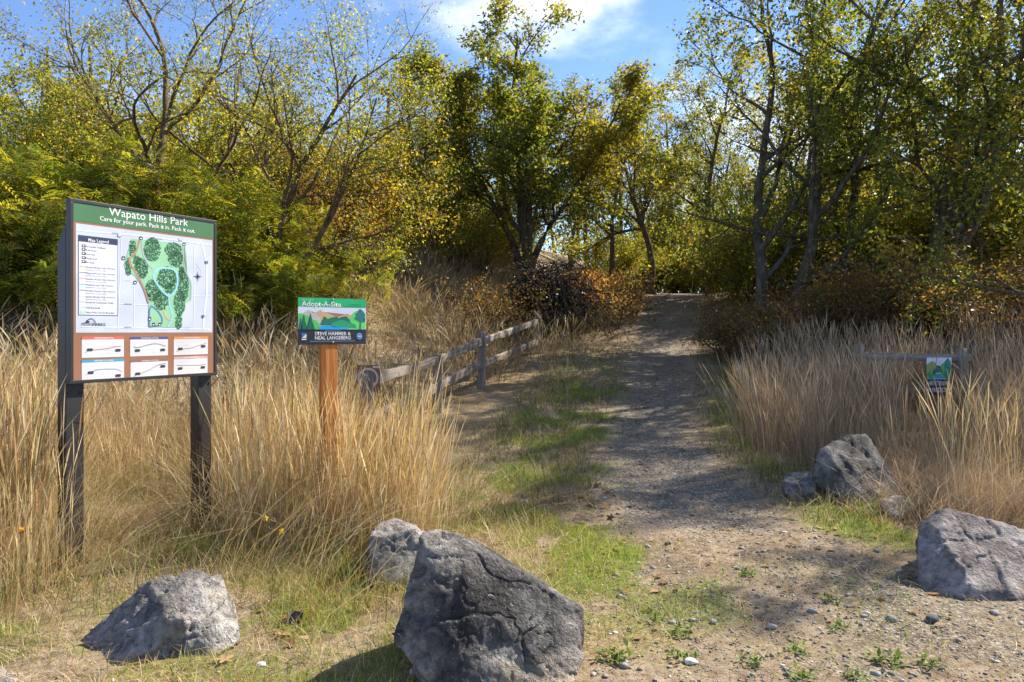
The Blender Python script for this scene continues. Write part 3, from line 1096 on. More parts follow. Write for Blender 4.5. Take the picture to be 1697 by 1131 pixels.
MAT['rock_grey'] = mat_rock('rock_grey', (0.13, 0.118, 0.105), (0.28, 0.256, 0.232), (0.44, 0.41, 0.375), (0.30, 0.23, 0.16))
MAT['rock_dark'] = mat_rock('rock_dark', (0.04, 0.036, 0.032), (0.125, 0.113, 0.10), (0.32, 0.29, 0.25), (0.36, 0.28, 0.19), .28)
MAT['rock_mauve'] = mat_rock('rock_mauve', (0.15, 0.125, 0.112), (0.29, 0.25, 0.225), (0.43, 0.385, 0.35), (0.31, 0.23, 0.16), .08)


def PP(*a):
    return [P(*t) for t in a]


boulder('boulder', 'large tilted dark boulder with pale lit ridge on the gravel edge',
        PP((699, 890, 2.98), (722, 880, 3.02), (765, 888, 3.06), (930, 985, 3.00), (964, 1008, 2.96), (966, 1090, 2.84), (948, 1160, 2.70), (790, 1172, 2.66), (700, 1125, 2.74), (655, 1066, 2.82), (656, 1046, 2.86), (682, 975, 2.92))
        + PP((735, 886, 3.25), (800, 902, 3.38), (945, 998, 3.32), (958, 1060, 3.35), (760, 1050, 3.5), (695, 1030, 3.25), (900, 1020, 3.5)),
        MAT['rock_dark'], 7, 220, .026, 11, 3.0, 0)
boulder('boulder', 'grey peaked boulder with yellow lichen in front of the map board',
        PP((120, 1070, 3.15), (205, 985, 3.22), (318, 935, 3.45), (338, 942, 3.45), (385, 985, 3.4), (418, 1040, 3.3), (420, 1075, 3.2), (330, 1110, 3.0), (230, 1125, 2.95), (150, 1105, 3.0), (255, 1040, 3.0), (345, 1020, 3.15))
        + PP((160, 1045, 3.5), (330, 945, 3.65), (400, 1040, 3.6), (300, 1040, 3.8)), MAT['rock_grey'], 6, 220, .056, 23, 3.0, 7)
boulder('boulder', 'pale boulder corner beside the peaked grey boulder in tall grass',
        PP((-90, 1100, 2.9), (-20, 1097, 2.95), (30, 1118, 2.9), (42, 1140, 2.8), (30, 1175, 2.7), (-90, 1175, 2.7), (-60, 1100, 3.2), (20, 1130, 3.15)), MAT['rock_mauve'], 5, 24, .03, 31, 3.5, 3)
boulder('boulder', 'squat grey boulder in dry grass behind the large tilted boulder',
        PP((614, 880, 4.1), (636, 858, 4.2), (680, 855, 4.2), (706, 880, 4.1), (718, 930, 4.0), (715, 965, 3.9), (640, 968, 3.9), (602, 940, 4.0), (608, 905, 4.05), (632, 860, 4.45), (700, 880, 4.45), (660, 920, 4.6)), MAT['rock_grey'], 5, 200, .036, 37, 3.0, 9)
boulder('boulder', 'broad mauve grey boulder lying alone on the gravel by the trail',
        PP((1505, 900, 3.95), (1548, 852, 4.0), (1566, 842, 4.0), (1590, 850, 4.0), (1650, 878, 3.95), (1720, 885, 3.9), (1740, 930, 3.8), (1735, 985, 3.65), (1660, 1002, 3.55), (1600, 990, 3.55), (1520, 960, 3.68), (1503, 935, 3.8))
        + PP((1530, 880, 4.35), (1640, 872, 4.4), (1720, 900, 4.4), (1600, 930, 4.5)), MAT['rock_mauve'], 6, 220, .032, 43, 3.0, 8)
boulder('boulder', 'dark mossy boulder sunk in grass below the pale grass clump',
        PP((1345, 780, 5.65), (1360, 738, 5.75), (1400, 722, 5.85), (1435, 722, 5.9), (1462, 755, 5.8), (1485, 795, 5.7), (1488, 825, 5.5), (1440, 838, 5.35), (1390, 815, 5.4), (1370, 745, 6.2), (1440, 730, 6.3), (1470, 790, 6.2)), MAT['rock_dark'], 5, 200, .045, 53, 3.0, 10)
boulder('boulder', 'low bluish rock beside the dark mossy boulder',
        PP((1455, 832, 5.2), (1475, 818, 5.3), (1505, 822, 5.3), (1522, 842, 5.2), (1500, 858, 5.0), (1460, 852, 5.0), (1490, 830, 5.5)), MAT['rock_grey'], 4, 20, .05, 59, 4.0, 2)
boulder('boulder', 'flat speckled rock in the grass beside the dark mossy boulder',
        PP((1292, 795, 5.75), (1318, 781, 5.85), (1350, 782, 5.85), (1362, 795, 5.7), (1340, 806, 5.55), (1300, 804, 5.6), (1330, 790, 6.05)), MAT['rock_grey'], 4, 20, .07, 61, 6.0, 2)
boulder('boulder', 'small flat stone at the foot of the peaked grey boulder',
        PP((278, 1105, 2.95), (300, 1100, 3.0), (318, 1108, 2.98), (320, 1122, 2.85), (285, 1125, 2.82), (300, 1108, 3.1)), MAT['rock_grey'], 4, 20, .05, 67, 4.0, 2)


# ------------------------------------------------------------------ vegetation kit
def tubes(branches):
    """branches: list of (pts Nx3, radii N, sides) -> verts, quads"""
    VV, FF, off = [], [], 0
    for pts, rad, k in branches:
        n = len(pts)
        tg = unit(np.gradient(pts, axis=0))
        ref = np.where(np.abs(tg[:, 2:3]) > .9, np.array([[1., 0, 0]]), np.array([[0, 0, 1.]]))
        a = unit(np.cross(tg, ref))
        b = np.cross(tg, a)
        th = np.arange(k) * 2 * math.pi / k
        ring = pts[:, None] + rad[:, None, None] * (np.cos(th)[None, :, None] * a[:, None] + np.sin(th)[None, :, None] * b[:, None])
        VV.append(ring.reshape(-1, 3))
        i = np.arange(n - 1)[:, None] * k
        j = np.arange(k)[None, :]
        j2 = (j + 1) % k
        FF.append(np.stack([i + j, i + j2, i + k + j2, i + k + j], -1).reshape(-1, 4) + off)
        off += n * k
    return np.vstack(VV), np.vstack(FF)


def grow(seed, stems, lev):
    """stems: list of (start, dir, length, radius). lev: per level dict(wob, trop, seg, n, t0, ang, ratio, sides).
    returns branches and leaf anchors (pos, dir)"""
    r = np.random.default_rng(seed)
    out, anc = [], []
    last = len(lev) - 1

    def go(p, d, L, rad, k):
        q = lev[k]
        n = max(3, int(L / q['seg']))
        pts = [p]
        dirs = [d]
        for i in range(n):
            d = d + r.normal(0, q['wob'], 3)
            d[2] += q['trop']
            d = d / np.linalg.norm(d)
            p = p + d * L / n
            pts.append(p)
            dirs.append(d)
        pts = np.array(pts)
        t = np.linspace(0, 1, n + 1)
        rd = rad * (1 - q.get('taper', .8) * t)
        if k == 0:
            rd = rd * (1 + .45 * np.exp(-t * 14))
        out.append((pts, rd, q['sides']))
        if k >= last - 1 and q.get('leaf', 1):
            for i in range(max(1, n // 3), n + 1):
                anc.append((pts[i], dirs[i], k))
        if k < last:
            m = q['n'] if q['n'] < 3 else int(q['n'] * r.uniform(.75, 1.25) + .5)
            for c in range(m):
                tt = q['t0'] + (1 - q['t0']) * ((c + r.random()) / m)
                i = min(n - 1, int(tt * n))
                f = tt * n - i
                pp = pts[i] * (1 - f) + pts[i + 1] * f
                dd = dirs[i]
                s = unit(np.cross(dd, r.normal(size=3)))
                an = r.uniform(*q['ang'])
                nd = dd * math.cos(an) + s * math.sin(an)
                ll = L * q['ratio'] * (1 - q.get('fall', .5) * tt) * r.uniform(.7, 1.25)
                go(pp, nd, ll, min(rd[i] * .62, rad * .5), k + 1)
    for s in stems:
        go(np.array(s[0], float), unit(np.array(s[1], float)), s[2], s[3], 0)
    return out, anc


def leaf_cards(rng, pos, size, pal, w, aspect=.55, up=.35, colvar=.25, patch=None):
    """one kite-shaped folded leaf for each position"""
    n = len(pos)
    ax = rng.normal(size=(n, 3))
    ax[:, 2] -= .25
    ax = unit(ax)
    nr = rng.normal(size=(n, 3))
    nr[:, 2] += up * 3
    sd = unit(np.cross(ax, nr))
    nn = np.cross(sd, ax)
    s = size * rng.uniform(.6, 1.35, n)[:, None]
    b = pos
    V = np.stack([b, b + ax * s * .45 + sd * s * aspect * .5 + nn * s * .10, b + ax * s, b + ax * s * .45 - sd * s * aspect * .5 + nn * s * .10], 1)
    pal = np.array(pal, float)
    idx = rng.choice(len(pal), n, p=np.array(w) / np.sum(w))
    c = pal[idx]
    if patch is not None:
        c = c * (1 - patch[0][:, None]) + np.array(patch[1]) * patch[0][:, None]
    c = c * rng.uniform(1 - colvar, 1 + colvar, n)[:, None]
    return V.reshape(-1, 3), np.arange(4 * n).reshape(-1, 4), np.repeat(c, 4, 0)


GREEN = [(0.070, 0.100, 0.022), (0.115, 0.145, 0.028), (0.18, 0.19, 0.034), (0.32, 0.26, 0.04), (0.24, 0.14, 0.04)]
W_GREEN = [4, 5.5, 3.5, .5, .3]
W_TURN = [2, 4, 5, 2.5, 1.0]
GOLD = [(0.34, 0.25, 0.035), (0.42, 0.27, 0.03), (0.18, 0.17, 0.03), (0.28, 0.15, 0.03), (0.10, 0.11, 0.025)]
RUST = [(0.17, 0.085, 0.035), (0.24, 0.13, 0.05), (0.11, 0.06, 0.03), (0.20, 0.15, 0.05), (0.10, 0.10, 0.03)]
LOCUST = [(0.15, 0.185, 0.028), (0.22, 0.235, 0.034), (0.30, 0.28, 0.04), (0.095, 0.135, 0.027), (0.38, 0.31, 0.05)]


def tree_meshes(name, seed, stems, lev, per, spread, size, pal, w, gold=0.0, bare=0.0):
    rng = np.random.default_rng(seed + 1000)
    br, anc = grow(seed, stems, lev)
    V, Fc = tubes(br)
    tm = mesh_np('trunk', V, Fc, smooth=True)
    ap = np.array([a[0] for a in anc])
    keep = rng.random(len(ap)) > bare
    ap = ap[keep]
    pos = np.repeat(ap, per, 0) + rng.normal(0, spread, (len(ap) * per, 3))
    patch = None
    if gold > 0:
        patch = (np.clip(sstep(.15, .6, fbm(pos[:, 0] * .5, pos[:, 1] * .5, pos[:, 2] * .5, seed + 7, 2)) * gold, 0, 1), (0.34, 0.24, 0.035))
    LV, LF, LC = leaf_cards(rng, pos, size, pal, w, patch=patch)
    return tm, mesh_np('crown', LV, LF, LC)


def oak_lev(h, dens=1.0):
    return [dict(wob=.10, trop=.06, seg=h * .045, n=13 * dens, t0=.30, ang=(.55, 1.1), ratio=.50, sides=10, taper=.80, fall=.45),
            dict(wob=.17, trop=.05, seg=.32, n=7, t0=.22, ang=(.45, 1.0), ratio=.48, sides=6, fall=.4),
            dict(wob=.20, trop=.03, seg=.22, n=5, t0=.15, ang=(.4, 1.0), ratio=.55, sides=4, fall=.4),
            dict(wob=.22, trop=.02, seg=.16, n=0, t0=0, ang=(0, 1), ratio=0, sides=3)]


def place_tree(name, label, cat, meshes, loc, rotz=0, scale=(1, 1, 1), bark='bark', group=None, leafname='crown', stemname='trunk'):
    t = thing(name, label, cat, loc, group, rotz)
    t.scale = scale
    obj(stemname, meshes[0], MAT[bark], t)
    obj(leafname, meshes[1], MAT['leaf'], t)
    return t


# ------------------------------------------------------------------ trees
up = (0, 0, 1)
OAK = []
for i, (h, r0, tilt) in enumerate(((9.6, .125, (.05, 0, 1)), (10.4, .125, (-.06, .04, 1)), (9.0, .105, (.12, .03, 1)), (9.4, .13, (-.02, -.08, 1)))):
    lv = oak_lev(h, .95)
    lv[0]['t0'] = .13
    OAK.append(tree_meshes('oak', 100 + i, [((0, 0, -.15), tilt, h * .88, r0)], lv, 7, .10, .09, GREEN, [3, 5.5, 5, 1.0, .3], .45))
SLIM = []
for i, (h, r0) in enumerate(((7.5, .13), (8.5, .14))):
    lv = oak_lev(h, .8)
    lv[0]['t0'] = .33
    SLIM.append(tree_meshes('slim', 140 + i, [((0, 0, -.15), (.04 * (1 - 2 * i), 0, 1), h * .85, r0)], lv, 7, .09, .09, GREEN, W_TURN, .5))

# spreading oak beyond the brush, several stems from one foot
lv = oak_lev(9.5, .8)
lv[0].update(t0=.20, n=14, wob=.07, ang=(.55, 1.05), ratio=.46, fall=.62)
C_OAK = tree_meshes('spreading_oak', 173, [((0, 0, -.2), (.03, 0, 1), 7.4, .14), ((.1, .05, .9), (.40, .05, 1), 5.2, .075), ((-.08, .05, .9), (-.42, -.05, 1), 5.2, .075), ((0, -.05, .7), (.0, -.45, 1), 4.8, .06)],
                    lv, 7, .11, .095, GREEN, [1.5, 5, 6, 1.6, .3], .35)
place_tree('oak_tree', 'spreading green oak with several pale stems rising behind the dark brush pile', 'tree', C_OAK, GP(872, 20.5), .3, (1.2, 1.2, 1.02))

lv = oak_lev(7.5, .65)
lv[0].update(t0=.3, n=10)
Y_OAK = tree_meshes('yellowing_oak', 181, [((0, 0, -.2), (.03, 0, 1), 6.6, .15), ((0, .1, -.1), (.3, .2, 1), 5.0, .09)], lv, 6, .09, .095, GREEN, W_TURN, .9, .15)
place_tree('oak_tree', 'thin yellowing oak with sky showing through between the golden shrub and the spreading oak', 'tree', Y_OAK, GP(690, 21.0), 1.1, (.85, .85, .70))

GR = 'oaks of the wood along the right of the trail'
right = [(0, 1262, 16.5, .4, 1.0, 'tall oak at the left end of the right hand wood beside the trail'),
         (3, 1312, 15.6, 2.1, .92, 'grey stemmed oak with low limbs just behind the brown brambles near the trail'),
         (2, 1385, 18.0, 3.6, 1.0, 'slanting oak between the grey stemmed oak and the straight thick oak'),
         (1, 1530, 15.8, 1.0, 1.0, 'straight thick trunked oak in the right hand wood'),
         (0, 1582, 15.2, 4.4, .95, 'oak with light bark standing beside the straight thick trunked oak')]
for k, px, d, rz, sc, lab in right:
    place_tree('oak_tree', lab, 'tree', OAK[k], GP(px, d), rz, (sc * 1.12, sc * 1.12, sc * 1.1), group=GR)
lean = place_tree('oak_tree', 'oak leaning outward over the brambles behind the habitat sign', 'tree', OAK[2], GP(1655, 15.0), 5.4, (.85, .85, .85), group=GR)
lean.rotation_euler = (0, math.radians(16), 1.0)
for k, px, d, rz, sc in ((2, 1445, 21, .2, .95), (3, 1490, 24, 2.2, 1.05), (2, 1345, 23, 3.0, .72), (0, 1620, 21, 5.1, 1.12), (3, 1700, 19, 1.7, 1.12), (2, 1245, 25, .9, .65), (0, 1400, 29, 2.7, .85), (3, 1150, 33, 1.9, .85), (2, 1215, 27, 4.0, .8), (0, 1065, 32, .6, .75)):
    place_tree('oak_tree', 'shaded oak deeper in the wood past the trail crest and brambles', 'tree', OAK[k], GP(px, d), rz, (sc, sc, sc), group='oaks deeper in the wood')
# the wood goes on to the right of the picture and shades the trail
for k, x, y, rz, sc in ((3, 9.8, 12.5, .5, 1.0), (1, 12.6, 14.0, 2.4, 1.05), (2, 8.3, 10.6, 3.3, .72), (0, 11.0, 14.2, 1.2, 1.0)):
    place_tree('oak_tree', 'oak at the open near edge of the right hand wood', 'tree', OAK[k], (x, y, H(x, y)), rz, (sc, sc, sc), group='oaks at the near edge of the right hand wood')

for k, px, d, rz, sc, lab in ((0, 1080, 25.6, .3, 1.0, 'slim brown trunked tree standing at the crest of the trail'),
                              (1, 1178, 26.5, 1.9, 1.0, 'slim tree across the trail crest from the brown trunked one')):
    place_tree('slim_tree', lab, 'tree', SLIM[k], GP(px, d), rz, (sc, sc, sc), 'bark_warm')
for k, px, d, rz, sc in ((1, 1015, 24, 2.2, .72), (0, 945, 28, 4.0, .8), (1, 790, 27, 5.0, .6), (0, 752, 24.5, 1.0, .5), (1, 1135, 36, .4, .9), (0, 1040, 33, 3.1, .9), (1, 1215, 33, 1.2, .95), (0, 640, 27, 2.0, .5), (1, 560, 26, .2, .42), (0, 470, 24, 1.5, .45)):
    place_tree('slim_tree', 'slim yellow green tree in the wood beyond the bank', 'tree', SLIM[k], GP(px, d), rz, (sc, sc, sc), 'bark_warm', 'slim trees in the wood beyond the bank')

# locust with bare spreading limbs above the shrubs on the left bank
loc_lev = [dict(wob=.10, trop=.03, seg=.30, n=9, t0=.22, ang=(.5, 1.0), ratio=.62, sides=9, taper=.8, fall=.4),
           dict(wob=.13, trop=.03, seg=.28, n=7, t0=.2, ang=(.4, .95), ratio=.48, sides=5, fall=.35),
           dict(wob=.16, trop=.01, seg=.2, n=5, t0=.15, ang=(.4, .95), ratio=.55, sides=4, fall=.4),
           dict(wob=.2, trop=-.02, seg=.14, n=0, t0=0, ang=(0, 1), ratio=0, sides=3)]
LOC1 = tree_meshes('locust', 211, [((0, 0, -.2), (-.06, 0, 1), 6.2, .10), ((.1, 0, -.2), (.35, .05, 1), 5.6, .075), ((-.1, .05, -.1), (-.5, .1, 1), 5.0, .065), ((.15, .1, -.1), (.85, -.1, .9), 4.8, .06)],
                   loc_lev, 10, .11, .044, [LOCUST[2], LOCUST[1], (0.15, 0.09, 0.05), LOCUST[4], (0.10, 0.12, 0.03)], [3, 4, 2, 1.0, 3], .2, .42)
place_tree('locust_tree', 'wide airy locust tree with bare limbs against the sky behind the map board', 'tree', LOC1, GP(285, 13.2), .35, bark='bark_warm')
LOC2 = tree_meshes('locust', 223, [((0, 0, -.2), (.25, 0, 1), 4.6, .09), ((.1, 0, -.2), (.55, .05, .9), 4.3, .07)], loc_lev, 10, .11, .046, LOCUST, [3, 4, 4, 2, 2], .3, .4)
place_tree('locust_tree', 'smaller locust leaning towards the golden shrub on the bank', 'tree', LOC2, GP(425, 13.0), .1, bark='bark_warm')
lv = oak_lev(5.5, .8)
lv[0].update(t0=.15)
B_OAK = tree_meshes('bushy_oak', 231, [((0, 0, -.2), (.0, 0, 1), 4.8, .12), ((.1, 0, -.2), (.5, .1, 1), 3.8, .08), ((-.1, 0, -.2), (-.5, .1, 1), 3.8, .08)], lv, 7, .10, .09, [tuple(1.3 * v for v in c) for c in GREEN], W_TURN, .5)
for px, d, rz, sc, lab in ((40, 16.5, .4, .74, 'bushy brownish oak at the far end of the left bank'), (165, 18.0, 2.3, .72, 'bushy oak behind the locust limbs on the left bank')):
    place_tree('oak_tree', lab, 'tree', B_OAK, GP(px, d), rz, (sc, sc, sc))
place_tree('oak_tree', 'bushy oak filling the gap behind the smaller locust', 'tree', B_OAK, GP(330, 19.5), 4.0, (.8, .8, .62))
copyo = place_tree('oak_tree', 'bushy oak past the end of the left bank', 'tree', B_OAK, GP(-90, 15.0), 3.0, (.8, .8, .75))

# ------------------------------------------------------------------ shrubs
sh_lev = [dict(wob=.16, trop=.04, seg=.16, n=7, t0=.2, ang=(.35, .9), ratio=.5, sides=5, taper=.8, fall=.4),
          dict(wob=.2, trop=.02, seg=.12, n=5, t0=.15, ang=(.4, 1.0), ratio=.5, sides=3, fall=.4),
          dict(wob=.2, trop=.0, seg=.1, n=0, t0=0, ang=(0, 1), ratio=0, sides=3)]


def shrub_stems(seed, n, h, spread, r0=.02):
    r = np.random.default_rng(seed)
    return [((r.normal(0, .18 * spread), r.normal(0, .18 * spread), -.1), (r.normal(0, .45 * spread), r.normal(0, .45 * spread), 1), h * r.uniform(.6, 1.1), r0 * r.uniform(.7, 1.2)) for _ in range(n)]


def shrub(seed, n, h, spread, per, lsp, size, pal, w, bare=0.0):
    return tree_meshes('shrub', seed, shrub_stems(seed, n, h, spread), sh_lev, per, lsp, size, pal, w, 0, bare)


gold_m = shrub(301, 16, 3.0, .8, 5, .10, .085, GOLD, [3, 3, 3, 1, 1])
place_tree('shrub', 'tall golden leaved shrub on the bank behind the site sign', 'shrub', gold_m, GP(602, 16.5), 0, bark='twig', leafname='foliage', stemname='stems')
rust_m = shrub(307, 18, 2.6, 1.0, 4, .10, .07, RUST, [3, 3, 2, 2, 1.5])
place_tree('shrub', 'rust brown half dry shrub beside the golden shrub', 'shrub', rust_m, GP(525, 15.0), .5, bark='twig', leafname='foliage', stemname='stems')
olive_m = shrub(311, 16, 2.6, 1.0, 6, .085, .06, [tuple(1.35 * v for v in c) for c in GREEN], [2, 4, 4, 3, 1])
for i, (px, d, sc, rz, lab) in enumerate(((450, 16.5, 1.1, .3, 'olive shrub behind the rust brown shrub'), (370, 16.0, 1.15, 1.3, 'olive shrub at the foot of the wide locust tree'), (215, 14.5, 1.0, 2.4, 'olive shrub under the spread of the wide locust limbs'),
                                      (95, 13.5, 1.1, 3.3, 'olive shrub in front of the bushy brownish oak'), (-10, 12.5, 1.1, 4.2, 'olive shrub on the bank past the map board'), (648, 20.0, 1.0, 5.0, 'olive shrub under the thin yellowing oak'), (745, 20.0, .9, .8, 'olive shrub between the thin yellowing oak and the spreading oak'), (800, 21.5, .9, 1.8, 'olive shrub on the bank beside the foot of the spreading oak'), (705, 22.5, 1.0, 3.1, 'olive shrub behind the thin yellowing oak'))):
    place_tree('shrub', lab, 'shrub', olive_m, GP(px, d), rz, (sc, sc, sc), 'twig', leafname='foliage', stemname='stems')


light_m = shrub(317, 18, 2.6, 1.1, 4, .09, .085, GREEN, [1, 3, 5, 4, .5])
for i, (px, d, sc, rz) in enumerate(((1010, 27, .9, .3), (1115, 34, 1.5, 1.4), (1060, 31, 1.2, .7), (1160, 32, 1.5, 5.2), (1195, 30, 1.1, 4.2), (1078, 29.2, .75, 2.0), (1122, 29.8, .8, 3.4), (1168, 29.2, .8, .2), (1235, 23, 1.0, 2.6), (1290, 21, 1.2, 3.5), (1345, 24, 1.5, 4.4), (1400, 21, 1.3, 5.3), (1455, 25, 1.6, .8), (1505, 20, 1.4, 1.8), (1560, 23, 1.6, 2.9), (1610, 19, 1.3, 3.9), (1665, 22, 1.6, 5.0), (1700, 18, 1.4, .1), (1480, 29, 1.7, 1.1), (1380, 30, 1.6, 4.1), (1620, 28, 1.8, 2.1), (840, 24, 1.0, .9))):
    place_tree('shrub', 'light yellow green shrub growing between the trunks of the wood', 'shrub', light_m, GP(px, d), rz, (sc, sc, sc), 'twig', 'undergrowth shrubs between the trunks', 'foliage', 'stems')


def pinnate(seed, n, h, spread, per, pal, w):
    """suckering locust: thin stems carrying feather-shaped leaves, every leaflet a face"""
    rng = np.random.default_rng(seed)
    br, anc = grow(seed, shrub_stems(seed, n, h, spread, .012), sh_lev[:2] + [dict(sh_lev[2], sides=3)])
    V, Fc = tubes(br)
    ap = np.array([a[0] for a in anc if a[0][2] > h * .18])
    ap = np.repeat(ap, per, 0)
    m = len(ap)
    ap = ap + rng.normal(0, .05, (m, 3))
    dr = rng.normal(size=(m, 3))
    dr[:, 2] = dr[:, 2] * .7 + .05
    dr = unit(dr)
    L = rng.uniform(.14, .26, m)
    sd = unit(np.cross(dr, np.array([0, 0, 1.]) + rng.normal(0, .35, (m, 3))))
    nr = np.cross(sd, dr)
    K = 7
    pal = np.array(pal)
    c0 = pal[rng.choice(len(pal), m, p=np.array(w) / np.sum(w))] * rng.uniform(.75, 1.25, m)[:, None]
    VV, CC = [], []
    for k in range(K):
        t = (k + 1.0) / K
        b = ap + dr * (L * t)[:, None] - np.array([0, 0, 1.]) * (L * .35 * t * t)[:, None]
        for s in (-1, 1):
            tip = b + (sd * s * .95 + dr * .35 - nr * .1) * (L * .26 * (1.15 - .5 * t))[:, None]
            wd = dr * (L * .055)[:, None]
            mid = (b + tip) / 2
            VV.append(np.stack([b, mid + wd, tip, mid - wd], 1))
            CC.append(c0 * rng.uniform(.85, 1.15, m)[:, None])
    VV = np.concatenate(VV).reshape(-1, 3)
    CC = np.repeat(np.concatenate(CC), 4, 0)
    return mesh_np('stems', V, Fc, smooth=True), mesh_np('foliage', VV, np.arange(len(VV)).reshape(-1, 4), CC)


PIN = [pinnate(401, 13, 1.75, 1.3, 2, LOCUST, [3, 4, 3, 2, 1.2]), pinnate(409, 11, 1.4, 1.4, 2, LOCUST, [3, 4, 3, 2, 1])]
for k, px, d, sc, rz, lab in ((0, 20, 9.3, 1.05, .2, 'bright green locust sucker shrub past the edge of the map board'),
                              (1, 95, 9.0, 1.1, 3.7, 'bright green locust sucker shrub behind the left post of the map board'),
                              (0, 150, 10.4, 1.15, 1.2, 'tall bright green locust sucker shrub above the map board'),
                              (1, 255, 9.8, 1.25, 2.2, 'locust sucker shrub behind the map board header'),
                              (0, 345, 11.0, 1.0, 3.2, 'locust sucker shrub behind the right edge of the map board'),
                              (1, 415, 10.0, 1.05, 4.4, 'green locust sucker shrub between the map board and the site sign'),
                              (0, 475, 11.3, .78, 5.2, 'small locust sucker shrub above the site sign'),
                              (1, 560, 11.8, .72, .9, 'low locust sprig over the dry bank behind the site sign')):
    place_tree('locust_shrub', lab, 'shrub', PIN[k], GP(px, d * 1.2), rz, (sc * 1.2, sc * 1.2, sc * 1.15), 'twig', leafname='foliage', stemname='stems')

bram_m = shrub(331, 26, 1.5, 1.5, 2, .07, .055, RUST + [GREEN[1]], [3, 3, 3, 2, 1.5, 2.5], .25)
bram2_m = shrub(337, 26, 1.3, 1.7, 2, .07, .055, RUST + [GREEN[0]], [4, 3, 3, 1, 1, 2], .4)
for i, (k, px, d, sc, rz) in enumerate(((0, 1235, 14.5, .9, .1), (1, 1290, 13.5, 1.0, 1.1), (0, 1345, 13.2, 1.1, 2.0), (1, 1400, 12.8, 1.1, 3.0), (0, 1455, 12.6, 1.15, 4.0), (1, 1510, 12.4, 1.1, 5.0), (0, 1565, 12.2, 1.1, .6), (1, 1625, 12.0, 1.2, 1.6), (0, 1690, 11.8, 1.1, 2.6),
                                        (1, 1380, 14.8, 1.3, .9), (0, 1480, 14.5, 1.4, 2.9), (1, 1600, 14.0, 1.4, 4.9))):
    place_tree('bramble_bush', 'tangled brown bramble bush at the foot of the right hand oaks', 'bramble', (bram_m, bram2_m)[k], GP(px, d), rz, (sc, sc, sc * .9), 'twig', 'brambles at the foot of the right hand oaks', 'foliage', 'stems')
for px, d, sc, rz, lab in ((800, 16.2, 1.0, .4, 'brown bramble bush on the bank above the fence'), (985, 19.0, 1.1, 2.4, 'twiggy brown bush between the brush pile and the trail'), (1035, 21.5, 1.0, 3.9, 'low brown bush beside the trail crest')):
    place_tree('bramble_bush', lab, 'bramble', bram2_m, GP(px, d), rz, (sc, sc, sc), 'twig', leafname='foliage', stemname='stems')


# dark brush pile at the foot of the spreading oak: fallen canes arching to the ground
def brush_pile():
    rng = np.random.default_rng(77)
    br = []
    for i in range(420):
        a = rng.uniform(-math.pi, math.pi)
        R_ = rng.uniform(.4, 1.6)
        s = np.linspace(0, 1, 7)
        top = np.array([rng.normal(0, .45), rng.normal(0, .4), rng.uniform(.7, 1.75)])
        end = np.array([math.cos(a) * R_ * 1.2, math.sin(a) * R_, rng.uniform(-.1, .25)])
        pts = top[None] * (1 - s[:, None]) + end[None] * s[:, None]
        pts[:, 2] += np.sin(s * math.pi) * rng.uniform(.1, .5)
        pts += rng.normal(0, .03, pts.shape)
        br.append((pts, np.linspace(.013, .004, 7), 3))
    V, Fc = tubes(br)
    pos = rng.normal(0, 1, (2600, 3)) * np.array([.75, .6, .45]) + np.array([0, 0, .6])
    pos = pos[pos[:, 2] > 0]
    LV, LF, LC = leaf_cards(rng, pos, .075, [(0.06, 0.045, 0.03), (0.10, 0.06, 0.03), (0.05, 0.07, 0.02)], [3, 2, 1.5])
    t = thing('brush_pile', 'dark mound of dead canes under the spreading oak beside the trail', 'brush pile', GP(905, 17.3))
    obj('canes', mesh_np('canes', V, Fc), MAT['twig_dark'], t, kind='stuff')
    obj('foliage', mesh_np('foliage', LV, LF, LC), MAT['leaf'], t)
    # rusty fern-like dry tuft at its trail side
    br = []
    for i in range(260):
        a = rng.uniform(-math.pi, math.pi)
        s = np.linspace(0, 1, 6)
        R_, h = rng.uniform(.1, .75), rng.uniform(.8, 1.5)
        pts = np.stack([math.cos(a) * R_ * s ** 1.6, math.sin(a) * R_ * s ** 1.6, h * np.sin(s * 1.9) / math.sin(1.57)], -1)
        br.append((pts + rng.normal(0, .02, pts.shape), np.linspace(.008, .003, 6), 3))
    V, Fc = tubes(br)
    pos = np.vstack([b[0][2:] for b in br])
    pos = np.repeat(pos, 3, 0) + rng.normal(0, .05, (len(pos) * 3, 3))
    LV, LF, LC = leaf_cards(rng, pos, .07, [(0.30, 0.14, 0.04), (0.38, 0.20, 0.06), (0.20, 0.09, 0.03)], [3, 2, 2])
    t = thing('dry_fern', 'rusty orange dry bush leaning on the dark brush pile', 'shrub', GP(968, 18.0))
    obj('stems', mesh_np('stems', V, Fc), MAT['twig'], t)
    obj('foliage', mesh_np('foliage', LV, LF, LC), MAT['leaf'], t)


brush_pile()


